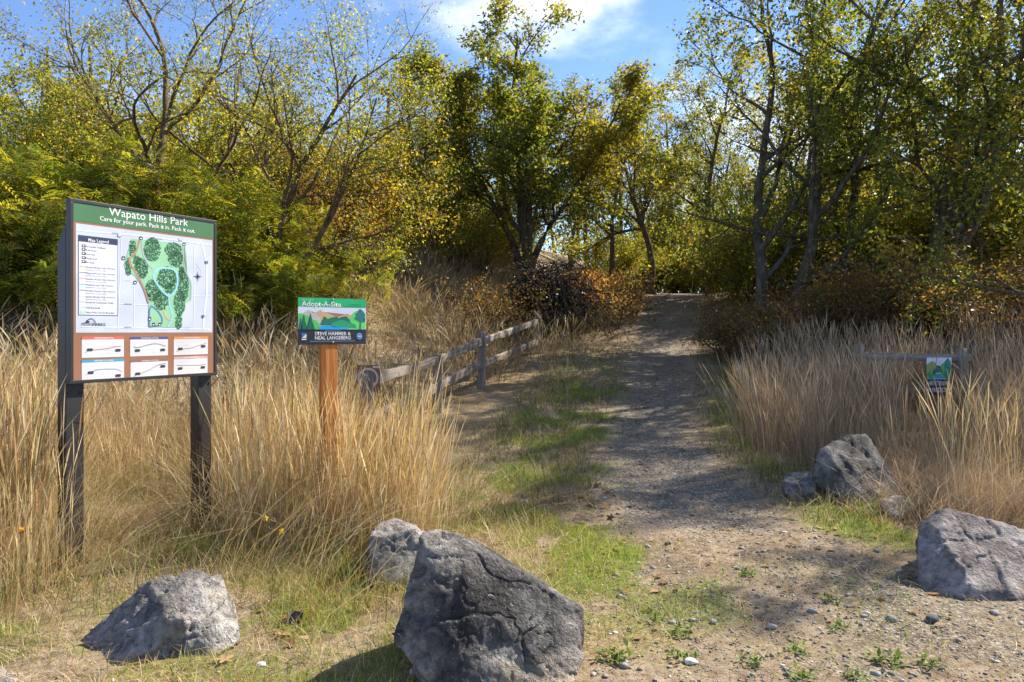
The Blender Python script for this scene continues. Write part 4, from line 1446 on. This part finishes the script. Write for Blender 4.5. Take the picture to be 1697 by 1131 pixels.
# ------------------------------------------------------------------ far wood, read as one mass
def far_wood():
    rng = np.random.default_rng(88)
    br, pos = [], []
    for i in range(130):
        x = rng.uniform(-34, 40)
        y = rng.uniform(32, 56) + .1 * abs(x)
        if x < -3:
            y -= 6
        z = float(H(x, y))
        h = rng.uniform(5, 8.5) + (2.5 if x > 6 else 0)
        s = np.linspace(0, 1, 6)
        pts = np.stack([x + rng.normal(0, .4) * s, y + rng.normal(0, .3) * s, z - .2 + h * .85 * s], -1)
        br.append((pts, np.linspace(.16, .04, 6), 5))
        m = 560
        p = rng.normal(0, 1, (m, 3)) * np.array([1.5, 1.5, h * .24])
        cl = rng.normal(0, 1, (26, 3)) * np.array([1.4, 1.4, h * .22])
        p = cl[rng.integers(0, 26, m)] + rng.normal(0, .42, (m, 3))
        p += np.array([x, y, z + h * .58])
        pos.append(p)
        p = rng.normal(0, 1, (330, 3)) * np.array([1.6, 1.2, .9]) + np.array([x, y, z + .8])   # undergrowth
        pos.append(p)
    pos = np.vstack(pos)
    patch = (sstep(.0, .5, fbm(pos[:, 0] * .18, pos[:, 1] * .18, pos[:, 2] * .18, 5, 2)) * .6, (0.30, 0.25, 0.045))
    LV, LF, LC = leaf_cards(rng, pos, .18, GREEN, [3, 5, 5, 1.5, .4], .7, patch=patch)
    V, Fc = tubes(br)
    n = len(LV)
    o = obj('far_wood', mesh_np('far_wood', np.vstack([LV, V]), np.vstack([LF, Fc + n]), np.vstack([LC, np.tile((.09, .075, .055), (len(V), 1))])), MAT['leaf'], kind='stuff')
    tag(o, 'far yellow green woodland seen between the near trunks', 'woodland')


far_wood()


# ------------------------------------------------------------------ grasses
def stems_mesh(rng, xy, h, lean, w, col, head=True, hw=3.0, curl=.25, lift=0.0):
    n = len(xy)
    z = H(xy[:, 0], xy[:, 1]) - .015 + lift
    base = np.column_stack([xy, z])
    if head:
        ts, ws = np.array([0, .38, .72, .82, .91, 1.0]), np.array([1, .9, .7, hw, hw * .8, .3])
    elif np.mean(h) > .12:
        ts, ws = np.array([0, .35, .7, 1.0]), np.array([.8, 1, .7, .08])
    else:
        ts, ws = np.array([0, .5, 1.0]), np.array([.9, .9, .08])
    th = rng.uniform(0, math.pi, n)
    side = np.column_stack([np.cos(th), np.sin(th), np.zeros(n)])
    cu = rng.normal(0, curl, (n, 2))
    V = []
    for t, wk in zip(ts, ws):
        c = base.copy()
        hor = lean * (t ** 1.5)[..., None] if np.ndim(t) else lean * t ** 1.5
        hor = hor + cu * t ** 3 * .35
        c[:, :2] += hor * h[:, None]
        c[:, 2] += h * t * np.sqrt(np.clip(1 - .45 * t * (lean ** 2).sum(1), .08, 1))
        o = side * (w * wk / 2)[:, None]
        V += [c - o, c + o]
    V = np.stack(V, 1)
    m = 2 * len(ts)
    k = np.arange(len(ts) - 1) * 2
    f = np.stack([k, k + 1, k + 3, k + 2], -1)
    Fc = (np.arange(n)[:, None, None] * m + f[None]).reshape(-1, 4)
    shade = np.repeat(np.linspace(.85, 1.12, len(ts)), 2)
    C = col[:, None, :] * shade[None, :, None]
    return V.reshape(-1, 3), Fc, C.reshape(-1, 3)


def clumped(rng, n, x0, x1, y0, y1, dens, csize=.12, per=22):
    """clump centres thinned by dens(x, y), stems scattered round them; returns positions and outward offsets"""
    m = max(1, n // per)
    cx, cy = [], []
    got = 0
    while got < m:
        x = rng.uniform(x0, x1, m * 3)
        y = rng.uniform(y0, y1, m * 3)
        k = rng.random(m * 3) < dens(x, y)
        cx.append(x[k]); cy.append(y[k])
        got += k.sum()
    c = np.column_stack([np.concatenate(cx)[:m], np.concatenate(cy)[:m]])
    i = rng.integers(0, m, n)
    off = rng.normal(0, csize, (n, 2))
    return c[i] + off, off / csize, i


STRAW = np.array([(0.56, 0.405, 0.20), (0.67, 0.53, 0.31), (0.47, 0.30, 0.125), (0.35, 0.215, 0.09), (0.62, 0.51, 0.33), (0.38, 0.33, 0.13)])
DULL = np.array([(0.36, 0.27, 0.17), (0.28, 0.20, 0.12), (0.44, 0.35, 0.23), (0.21, 0.145, 0.085), (0.33, 0.30, 0.16)])
PALE = np.array([(0.43, 0.33, 0.22), (0.53, 0.43, 0.31), (0.34, 0.235, 0.15), (0.38, 0.26, 0.15), (0.27, 0.185, 0.115)])


def pick(rng, pal, n, var=.18):
    return pal[rng.integers(0, len(pal), n)] * rng.uniform(1 - var, 1 + var, n)[:, None]


def stuff_grass(name, label, parts, mat):
    V = np.vstack([p[0] for p in parts])
    C = np.vstack([p[2] for p in parts])
    Fs, o = [], 0
    for p in parts:
        Fs.append(p[1] + o)
        o += len(p[0])
    ob = obj(name, mesh_np(name, V, np.vstack(Fs), C), mat, kind='stuff')
    tag(ob, label, 'grass')
    return ob


def rockfree(x, y):
    k = np.ones_like(x)
    for cx, cy, r in ((.0, 3.02, .33), (-1.50, 3.32, .36), (-.62, 4.1, .17), (2.5, 4.0, .42), (2.63, 5.75, .28)):
        k = k * (np.hypot(x - cx, y - cy) > r)
    return k


def tall_density(x, y):
    px = CX + x / y * F
    a = ((px < 62) & (y > 3.75) & (y < 6.2)) * 1.0 + ((px >= 62) & (px < 104) & (y > 3.85) & (y < 6)) * .3                       # beside the left post
    a = np.maximum(a, ((px > 100) & (px < 135) & (y > 3.85) & (y < 4.1)) * .3)
    b = ((px > 372) & (px < 718) & (y > 4.55) & (y < 6.0)) * 1.0    # round the cedar post
    c = ((x < fence_x(y) - .2) & (y > 6.4) & (y < 8.2)) * .30
    m = ((px > 150) & (px < 330) & (y > 5.8) & (y < 6.6)) * .15
    return np.clip(np.maximum.reduce([a, b, c, m]), 0, 1) * rockfree(x, y)


rng = np.random.default_rng(501)
parts = []
n = 22000
xy, off, ci = clumped(rng, n, -5.5, -.3, 3.6, 8.2, tall_density, .085, 34)
hc = .5 + .62 * rng.random(ci.max() + 1) ** .8
h = hc[ci] * rng.uniform(.5, 1.10, n)
gpx = CX + xy[:, 0] / xy[:, 1] * F
h *= np.where(xy[:, 1] > 6.3, .72, 1.0) * np.where((gpx > 580) & (gpx < 665), .80, 1.0) * np.where((gpx > 120) & (gpx < 372) & (xy[:, 1] > 4.3), .62, 1.0)
wind = np.array([.05, -.02])
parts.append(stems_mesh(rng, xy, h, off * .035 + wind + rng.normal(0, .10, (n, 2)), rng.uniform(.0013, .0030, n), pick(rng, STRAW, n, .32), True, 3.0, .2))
n = 20000                                         # broken and bent blades among them
xy, off, ci = clumped(rng, n, -5.5, -.3, 3.6, 8.2, tall_density, .16, 20)
parts.append(stems_mesh(rng, xy, rng.uniform(.3, .8, n), off * .25 + rng.normal(0, .42, (n, 2)), rng.uniform(.0014, .0032, n), pick(rng, STRAW, n, .28), False, curl=.6))
n = 7000                                         # green shoots at the foot of the dry stems
xy, off, ci = clumped(rng, n, -4.5, -.3, 3.5, 6.6, lambda x, y: (x < -.4) * rockfree(x, y) * .9, .12, 26)
parts.append(stems_mesh(rng, xy, rng.uniform(.06, .30, n), off * .15 + rng.normal(0, .3, (n, 2)), rng.uniform(.002, .004, n), pick(rng, np.array([(0.17, 0.21, 0.04), (0.25, 0.26, 0.06), (0.12, 0.16, 0.03)]), n), False, curl=.5))
stuff_grass('tall_dry_grass', 'tall golden dry grass round the map board and the cedar post', parts, MAT['straw'])


def low_density(x, y):
    d = ((x < fence_x(np.maximum(y, 4)) + 1.3) | ((x < .35) & (y < 4.4))) & (y > 2.45) & (y < 6.6)
    e = (np.hypot((x + .1) / 1.0, (y - 4.3) / .7) < 1) * .5
    p2 = (x - 1.9 > .25 * (y - 3)) & (y > 4.9) & (y < 8)
    return np.clip(d * .9 + e + p2 * .5, 0, 1) * (np.abs(x - trail_c(y)) > trail_w(y) * .95) * rockfree(x, y)


parts = []
n = 30000
xy, off, ci = clumped(rng, n, -4.2, 4.5, 2.5, 8, low_density, .10, 14)
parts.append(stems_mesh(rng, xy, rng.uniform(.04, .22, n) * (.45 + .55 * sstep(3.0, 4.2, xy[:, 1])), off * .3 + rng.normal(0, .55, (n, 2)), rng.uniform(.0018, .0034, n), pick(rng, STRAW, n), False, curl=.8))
n = 500                                          # long flattened straws
xy, off, ci = clumped(rng, n, -3.6, -.5, 3.3, 5.0, lambda x, y: low_density(x, y), .15, 7)
lean = rng.normal(0, .2, (ci.max() + 1, 2)) + np.array([.85, .25])
parts.append(stems_mesh(rng, xy, rng.uniform(.3, .85, n), lean[ci] + rng.normal(0, .25, (n, 2)), rng.uniform(.003, .005, n), pick(rng, STRAW, n) * 1.05, False, curl=.5))
stuff_grass('short_dry_grass', 'short matted dry grass in front of the signs and beside the gravel', parts, MAT['straw'])


def bank_density(x, y):
    k = (x < fence_x(y) - .15 + .9 * sstep(12, 16, y)) & (y > 7.6)
    gap = sstep(-.5, .1, fbm(x * .8, y * .8, seed=71, octv=2))
    return k * (.35 + .65 * gap)


parts = []
n = 26000
xy, off, ci = clumped(rng, n, -11, 3.0, 7.6, 25, bank_density, .18, 24)
hc = rng.uniform(.45, .9, ci.max() + 1)
tone = rng.random(ci.max() + 1)
col = np.where((tone[ci] < .55)[:, None], pick(rng, DULL, n), pick(rng, STRAW, n) * .82)
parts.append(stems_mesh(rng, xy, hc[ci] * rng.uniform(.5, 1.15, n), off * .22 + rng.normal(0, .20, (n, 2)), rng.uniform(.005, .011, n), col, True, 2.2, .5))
n = 9000
xy, off, ci = clumped(rng, n, -11, 3.0, 7.6, 25, bank_density, .28, 16)
parts.append(stems_mesh(rng, xy, rng.uniform(.2, .5, n), off * .4 + rng.normal(0, .5, (n, 2)), rng.uniform(.006, .012, n), pick(rng, DULL, n), False, curl=.8))
stuff_grass('bank_grass', 'brown dry weeds and grass covering the bank behind the left fence', parts, MAT['straw'])


def rg_density(x, y):
    px = CX + x / y * F
    edge = trail_c(y) + trail_w(y) + .75
    k = (x > edge) & (y > 6.6) & (y < 16)
    main = (px > 1235) & (px < 1520) & (y > 6.9) & (y < 9.6)
    thin = (px >= 1470) & (y > 6.0) & (y < 9)
    return np.clip(k * .38 + main * .8 + thin * .25, 0, 1) * rockfree(x, y)


parts = []
n = 23000
xy, off, ci = clumped(rng, n, 2.2, 9.5, 5.0, 16, rg_density, .12, 60)
hc = rng.uniform(.7, 1.15, ci.max() + 1) * (1 - .35 * sstep(9, 13, xy[:, 1]).mean())
h = hc[ci] * rng.uniform(.5, 1.1, n)
gpx = CX + xy[:, 0] / xy[:, 1] * F
h *= np.where((gpx > 1500) & (gpx < 1610) & (xy[:, 1] < 8.8), .30, 1.0)
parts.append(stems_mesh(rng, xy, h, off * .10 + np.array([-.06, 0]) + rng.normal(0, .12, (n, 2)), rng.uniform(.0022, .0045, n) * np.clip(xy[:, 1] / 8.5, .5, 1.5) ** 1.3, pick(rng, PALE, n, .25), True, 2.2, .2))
n = 7000                                        # bent and broken blades
xy, off, ci = clumped(rng, n, 2.2, 8.5, 5.4, 13, rg_density, .16, 24)
parts.append(stems_mesh(rng, xy, rng.uniform(.25, .75, n), off * .25 + rng.normal(0, .40, (n, 2)), rng.uniform(.002, .004, n), pick(rng, np.vstack([PALE, DULL]), n, .3), False, curl=.6))
n = 3200                                        # sprawling reddish straw round the dark boulder
xy, off, ci = clumped(rng, n, 2.75, 4.4, 4.75, 6.6, lambda x, y: (np.hypot((x - 3.35) / .9, (y - 5.35) / .8) < 1) * rockfree(x, y), .12, 22)
parts.append(stems_mesh(rng, xy, rng.uniform(.12, .45, n), off * .3 + np.array([.1, -.15]) + rng.normal(0, .5, (n, 2)), rng.uniform(.003, .005, n), pick(rng, np.array([(0.44, 0.31, 0.20), (0.36, 0.24, 0.15), (0.52, 0.40, 0.27)]), n), False, curl=.7))
n = 150                                         # a few tall orange heads
xy, off, ci = clumped(rng, n, 3.1, 3.9, 5.2, 6.2, lambda x, y: np.ones_like(x), .12, 40)
parts.append(stems_mesh(rng, xy, rng.uniform(.7, 1.05, n), off * .1 + rng.normal(0, .1, (n, 2)), rng.uniform(.0024, .0034, n), pick(rng, STRAW, n), True, 2.6))
stuff_grass('pale_tall_grass', 'pale tall grass clumps along the right of the trail', parts, MAT['straw'])

# verges of the trail and thatch
parts = []
n = 22000
y = 5.0 + 19 * rng.random(n) ** 1.4
t = rng.uniform(.85, 2.9, n) * rng.choice([-1, 1], n)
x = trail_c(y) + t * trail_w(y)
k = (fbm(x * 1.9, y * 1.9, seed=83, octv=3) > -.25) & (rockfree(x, y) > 0)
x, y, t = x[k], y[k], t[k]
n = len(x)
mixg = rng.random(n) < .35
col = np.where(mixg[:, None], pick(rng, np.array([(0.10, 0.13, 0.03), (0.15, 0.16, 0.04), (0.07, 0.10, 0.025)]), n), pick(rng, DULL, n))
parts.append(stems_mesh(rng, np.column_stack([x, y]), rng.uniform(.04, .20, n) * (.5 + .4 * np.abs(t)), rng.normal(0, .5, (n, 2)), rng.uniform(.003, .006, n) * (1 + .06 * (y - 5)), col, False, curl=.7))
n = 30000
x = rng.uniform(-3.6, 4.0, n)
y = rng.uniform(2.4, 7.0, n)
k = (rng.random(n) < .35 + .65 * sstep(-.2, .4, fbm(x * 1.4, y * 1.4, seed=87, octv=3))) & (rockfree(x, y) > 0) & ((np.abs(x - trail_c(y)) > trail_w(y) * .8) | (y < 4.8))
x, y = x[k], y[k]
n = len(x)
a = rng.uniform(0, 6.283, n)
lay = np.column_stack([np.cos(a), np.sin(a)]) * 1.42
parts.append(stems_mesh(rng, np.column_stack([x, y]), rng.uniform(.02, .11, n), lay, rng.uniform(.0015, .003, n), pick(rng, np.vstack([STRAW, DULL]), n, .35) * .95, False, curl=.3, lift=.016))
stuff_grass('verge_grass', 'low dull grass and flattened straw on the verges of the trail', parts, MAT['straw'])

# green grass
GRASS = np.array([(0.18, 0.26, 0.025), (0.25, 0.33, 0.035), (0.13, 0.20, 0.024), (0.32, 0.35, 0.06), (0.42, 0.36, 0.15)])
parts = []
n = 75000
x = rng.uniform(-3.2, 5.0, n * 6)
y = 2.5 + 14 * rng.random(n * 6) ** 2.0
nz = fbm(x * 2.2, y * 2.2, seed=41, octv=4)
k = (rng.random(n * 6) < green_mask(x, y) ** 1.3 * sstep(-.7, .45, nz)) & (rockfree(x, y) > 0)
x, y = x[k][:n], y[k][:n]
n = len(x)
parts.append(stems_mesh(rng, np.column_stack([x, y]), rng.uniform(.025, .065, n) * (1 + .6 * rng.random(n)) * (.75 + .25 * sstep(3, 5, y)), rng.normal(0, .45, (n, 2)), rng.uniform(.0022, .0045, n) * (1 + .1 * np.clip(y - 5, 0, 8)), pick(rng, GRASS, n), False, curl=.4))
n = 5000                                        # sparse shoots between the gravel
x = rng.uniform(-1.5, 3.2, n)
y = rng.uniform(2.5, 5.2, n)
nz = fbm(x * 1.6, y * 1.6, seed=47, octv=3)
k = (nz > .12) & (rockfree(x, y) > 0)
x, y = x[k], y[k]
n = len(x)
parts.append(stems_mesh(rng, np.column_stack([x, y]), rng.uniform(.012, .04, n), rng.normal(0, .6, (n, 2)), rng.uniform(.003, .005, n), pick(rng, GRASS, n) * .95, False, curl=.5))
stuff_grass('green_grass', 'short fresh green grass along both sides of the trail', parts, MAT['grass'])


# ------------------------------------------------------------------ loose things on the ground
def gravel():
    rng = np.random.default_rng(601)
    V0, F0 = ICO[1]
    n = 6000
    y = 2.4 + 9 * rng.random(n) ** 1.7
    x = trail_c(y) + rng.normal(0, .62, n) * trail_w(y)
    k = rockfree(x, y) > 0
    x, y = x[k], y[k]
    n = len(x)
    s = np.exp(rng.normal(math.log(.0048), .5, n)).clip(.002, .018)
    sc = s[:, None] * rng.uniform(.6, 1.3, (n, 3)) * np.array([1.15, 1, .6])
    a = rng.uniform(0, 6.28, n)
    jit = 1 + rng.normal(0, .22, (n, len(V0)))
    P0 = V0[None] * jit[..., None] * sc[:, None]
    R0 = P0.copy()
    R0[..., 0] = P0[..., 0] * np.cos(a)[:, None] - P0[..., 1] * np.sin(a)[:, None]
    R0[..., 1] = P0[..., 0] * np.sin(a)[:, None] + P0[..., 1] * np.cos(a)[:, None]
    ctr = np.column_stack([x, y, H(x, y) + sc[:, 2] * .3])
    V = (R0 + ctr[:, None]).reshape(-1, 3)
    Fc = (np.arange(n)[:, None, None] * len(V0) + F0[None]).reshape(-1, 3)
    pal = np.array([(0.15, 0.14, 0.128), (0.24, 0.215, 0.185), (0.33, 0.29, 0.24), (0.46, 0.43, 0.38), (0.22, 0.165, 0.115)])
    c = pal[rng.choice(5, n, p=[.25, .3, .25, .08, .12])] * rng.uniform(.8, 1.2, n)[:, None]
    m, t, b, o = newmat('gravel_stone')
    at = N(t, 'ShaderNodeAttribute', attribute_name='Col')
    t.links.new(at.outputs['Color'], b.inputs['Base Color'])
    b.inputs['Roughness'].default_value = .85
    g = obj('gravel', mesh_np('gravel', V, Fc, np.repeat(c, len(V0), 0)), m, kind='stuff')
    tag(g, 'loose grey gravel scattered over the trail and its apron', 'gravel')


gravel()


def grit():
    rng = np.random.default_rng(603)
    V0 = np.array([(1, 0, 0), (-1, 0, 0), (0, 1, 0), (0, -1, 0), (0, 0, 1), (0, 0, -1.)])
    F0 = np.array([(0, 2, 4), (2, 1, 4), (1, 3, 4), (3, 0, 4), (2, 0, 5), (1, 2, 5), (3, 1, 5), (0, 3, 5)])
    n = 26000
    y = 2.4 + 5.5 * rng.random(n) ** 1.3
    x = trail_c(y) + rng.normal(0, .75, n) * trail_w(y) - .35 * sstep(4.5, 3, y)
    k = (rockfree(x, y) > 0) & (rng.random(n) < .35 + .65 * sstep(-.4, .4, fbm(x * 1.8, y * 1.8, seed=91, octv=3)))
    x, y = x[k], y[k]
    n = len(x)
    s = np.exp(rng.normal(math.log(.0036), .45, n)).clip(.0015, .010)
    q = V0[None] * (1 + rng.normal(0, .28, (n, 6)))[..., None] * (s[:, None] * rng.uniform(.6, 1.4, (n, 3)) * np.array([1.2, 1, .7]))[:, None]
    a = rng.uniform(0, 6.28, n)[:, None]
    R0 = np.stack([q[..., 0] * np.cos(a) - q[..., 1] * np.sin(a), q[..., 0] * np.sin(a) + q[..., 1] * np.cos(a), q[..., 2]], -1)
    V = (R0 + np.column_stack([x, y, H(x, y) + s * .2])[:, None]).reshape(-1, 3)
    pal = np.array([(0.13, 0.12, 0.105), (0.24, 0.21, 0.175), (0.34, 0.295, 0.24), (0.48, 0.45, 0.40), (0.24, 0.17, 0.11)])
    c = pal[rng.choice(5, n, p=[.28, .28, .24, .08, .12])] * rng.uniform(.75, 1.25, n)[:, None]
    g = obj('grit', mesh_np('grit', V, (np.arange(n)[:, None, None] * 6 + F0[None]).reshape(-1, 3), np.repeat(c, 6, 0)), bpy.data.materials['gravel_stone'], kind='stuff')
    tag(g, 'fine broken grit pressed into the trail apron', 'grit')


grit()


def stones():
    rng = np.random.default_rng(607)
    V0, F0 = ICO[2]
    ms = []
    for i in range(4):
        f = fbm(V0[:, 0] * 1.7, V0[:, 1] * 1.7, V0[:, 2] * 1.7, 700 + i, 3)
        pl = rng.normal(size=(9, 3))
        pl = unit(pl)
        k = (np.clip(V0 @ pl.T, 0, None) / rng.uniform(.65, .95, 9)) ** 20
        r = np.minimum(1.0, 1 / (k.sum(1) + 1e-6) ** .05) * (1 + .12 * f)
        ms.append(mesh_np('stone', V0 * r[:, None] * np.array([1.2, .9, .62]), F0))
    G = mat_plain('stone_grey', (0.26, 0.25, 0.235), .85, .2, .35, 0, 40)
    D = mat_plain('stone_dark', (0.09, 0.088, 0.09), .85, .2, .35, 0, 40)
    Wm = mat_plain('stone_white', (0.66, 0.65, 0.62), .8, .2, .15, 0, 40)
    for i in range(4):
        ms[i].materials.append(G)
    spots = []
    for _ in range(34):
        px, py = rng.uniform(1000, 1690), rng.uniform(900, 1125)
        spots.append((px, py, rng.uniform(.010, .024)))
    for px, py, r in spots:
        d = EYE * F / (py - HY)
        x = (px - CX) / F * d
        if rockfree(np.array([x]), np.array([d]))[0] < .5:
            continue
        o = obj('stone', ms[rng.integers(4)])
        o.location = (x, d, float(H(x, d)) + r * .2)
        o.scale = (r, r, r)
        o.rotation_euler = (0, 0, rng.uniform(0, 6.28))
        tag(o, 'small grey stone lying loose on the sunlit gravel', 'stone', 'loose stones on the gravel')
    for px, py, r, m, lab in ((1547, 1041, .034, D, 'dark square stone on the gravel below the mauve boulder'), (1145, 1097, .026, Wm, 'flat white stone on the gravel'), (1478, 1039, .026, G, 'pale oval stone on the gravel next to the dark square stone'),
                              (868, 833, .028, Wm, 'pale stone in the sunlit green grass left of the trail'), (685, 1110, .018, Wm, 'white pebble in the shadow of the large tilted boulder'), (433, 1099, .018, Wm, 'crumpled white scrap in the grass below the peaked boulder'), (1355, 824, .045, G, 'round pinkish stone in grass near the dark mossy boulder')):
        d = EYE * F / (py - HY)
        x = (px - CX) / F * d
        me = ms[rng.integers(4)].copy()
        me.materials.clear()
        me.materials.append(m)
        o = obj('stone', me)
        o.location = (x, d, float(H(x, d)) + r * .25)
        o.scale = (r, r, r)
        o.rotation_euler = (0, 0, rng.uniform(0, 6.28))
        tag(o, lab, 'stone')


stones()


def leaf_shape(rng, lobes=5):
    """a curled lobed dry leaf, about one unit across"""
    pts = []
    n = lobes * 4
    for i in range(n):
        a = -math.pi / 2 + 2 * math.pi * i / n
        r = .34 + .16 * math.cos(lobes * (a + math.pi / 2)) + .05 * rng.normal()
        pts.append((r * math.cos(a), r * math.sin(a) * 1.1))
    pts = np.array(pts)
    z = .28 * (np.abs(pts[:, 0]) ** 1.5) + .18 * np.sin(pts[:, 1] * 4 + rng.uniform(0, 6)) * .5
    V = np.vstack([[0, 0, 0], np.column_stack([pts, z])])
    Fc = np.array([(0, i + 1, (i + 1) % n + 1) for i in range(n)])
    return V, Fc


def leaves():
    rng = np.random.default_rng(611)
    ms = []
    for i in range(6):
        V, Fc = leaf_shape(rng)
        c = np.array([(0.26, 0.125, 0.05), (0.20, 0.085, 0.035), (0.33, 0.19, 0.085), (0.15, 0.08, 0.04), (0.38, 0.25, 0.12), (0.24, 0.10, 0.06)])[i]
        ms.append(mesh_np('fallen_leaf', V, Fc, np.tile(c, (len(V), 1))))
        ms[-1].materials.append(MAT['litter'])
    spots = [(1405, 845, .13), (1398, 838, .10), (480, 1030, .06), (285, 1075, .10), (372, 1098, .08), (605, 992, .07), (552, 948, .07), (511, 972, .08), (470, 1055, .08), (483, 1072, .07), (750, 868, .08), (828, 857, .07), (915, 834, .08), (915, 952, .07), (645, 958, .08), (445, 968, .07), (1310, 905, .05), (1260, 790, .06),
             (900, 720, .08), (935, 690, .08), (870, 760, .07), (1012, 862, .08), (985, 846, .09), (1000, 828, .09), (970, 838, .08), (1022, 838, .09), (1008, 848, .08), (1372, 885, .05), (1232, 858, .05), (1455, 868, .07)]
    for i, (px, py, s) in enumerate(spots):
        d = EYE * F / (py - HY)
        for _ in range(6):
            x = (px - CX) / F * d
            d = (EYE - float(H(x, d))) * F / (py - HY)
        o = obj('fallen_leaf', ms[i % 6])
        o.location = (x, d, float(H(x, d)) + .012)
        o.scale = (s, s, s)
        o.rotation_euler = (rng.normal(0, .35), rng.normal(0, .35), rng.uniform(0, 6.28))
        if i == 0:
            tag(o, 'large curled brown leaf lying beside the dark mossy boulder', 'leaf')
        else:
            tag(o, 'curled brown fallen leaf lying on the grass or gravel', 'leaf', 'fallen leaves on the ground')
    # fine litter nobody could count
    n = 5200
    y = 3.2 + 21 * rng.random(n) ** 1.3
    x = trail_c(y) + rng.normal(0, 1.5, n) * trail_w(y)
    k = rng.random(n) < (.25 + .75 * sstep(7, 14, y))
    x, y = x[k], y[k]
    pos = np.column_stack([x, y, H(x, y) + .012])
    V, Fc, C = leaf_cards(rng, pos, .055, [(0.25, 0.13, 0.06), (0.33, 0.21, 0.10), (0.17, 0.09, 0.045), (0.40, 0.30, 0.16)], [3, 3, 2, 1], .6, 2.2)
    zg = np.repeat(pos[:, 2], 4)
    V[:, 2] = zg + (V[:, 2] - zg) * .3
    o = obj('leaf_litter', mesh_np('leaf_litter', V, Fc, C), MAT['litter'], kind='stuff')
    tag(o, 'scattered small brown leaf litter on the trail and its verges', 'leaf litter')


leaves()


def weeds():
    rng = np.random.default_rng(617)
    spots = [(1128, 1050, .06), (1130, 1092, .06), (1320, 1082, .05), (1245, 1100, .05), (1378, 1006, .05), (1390, 1050, .05), (1020, 1090, .08), (1470, 1105, .07), (1330, 1125, .06), (1085, 1028, .05), (1240, 960, .05), (1420, 1125, .05), (1080, 1010, .04), (1540, 1110, .05)]
    for px, py, r in spots:
        d = EYE * F / (py - HY)
        x = (px - CX) / F * d
        m = 46
        a = rng.uniform(0, 6.28, m)
        pos = np.column_stack([np.cos(a), np.sin(a), np.zeros(m)]) * (r * rng.random(m) ** .6)[:, None] * .9
        pos[:, 2] = .006 + .25 * r * rng.random(m)
        V, Fc, C = leaf_cards(rng, pos, r * .55, [(0.12, 0.19, 0.035), (0.18, 0.24, 0.05), (0.09, 0.14, 0.03)], [3, 2, 2], .4, 1.5)
        V[:, 2] = np.maximum(V[:, 2], .002)
        t = obj('weed_tuft', mesh_np('weed_tuft', V, Fc, C), MAT['grass'])
        t.location = (x, d, float(H(x, d)) + .003)
        tag(t, 'small low green weed rosette growing in the sunlit gravel', 'weed', 'weed rosettes in the gravel')
    # yellow flowers in the dry grass
    for px, py, d, lab, c in ((441, 859, 4.1, 'yellow dandelion-like flower in dry grass below the site sign', (0.75, 0.55, 0.02)), (466, 880, 4.0, 'second yellow flower lower in the dry grass below the site sign', (0.75, 0.55, 0.02)), (36, 878, 3.9, 'orange yellow flower in the tall dry grass beside the left post', (0.72, 0.36, 0.02))):
        p = P(px, py, d)
        g = float(H(p[0], p[1]))
        t = thing('yellow_flower', lab, 'flower', (p[0], p[1], g))
        hh = p[2] - g
        V, Fc = tubes([(np.array([(0, 0, -.03), (.004, 0, hh * .5), (0, 0, hh)]), np.array([.002, .002, .0015]), 4)])
        obj('stem', mesh_np('stem', V, Fc), flat('flower_stem', (0.10, 0.13, 0.03)), t)
        pos = np.tile((0, 0, hh), (26, 1)) + rng.normal(0, .003, (26, 3))
        V, Fc, C = leaf_cards(rng, pos, .015, [c, tuple(.85 * v for v in c)], [1, 1], .4, .4)
        obj('petals', mesh_np('petals', V, Fc, C), MAT['leaf'], t)
    # dropped black plastic tag
    p = P(486, 1028, 3.42)
    g = float(H(p[0], p[1]))
    t = thing('plastic_tag', 'small black plastic tag with pale rim stuck upright in the grass', 'tag', (p[0], p[1], g), rotz=.3)
    a = obj('plate', box_me('plate', -.028, .028, -.003, .003, .0, .062, .002), flat('tag_black', (.02, .02, .022), .35), t)
    b = obj('rim', box_me('rim', -.031, -.0281, -.004, .004, .0, .064, .001), flat('tag_rim', (.45, .45, .45), .4), t)
    a.rotation_euler = b.rotation_euler = (-.35, .35, 0)


weeds()
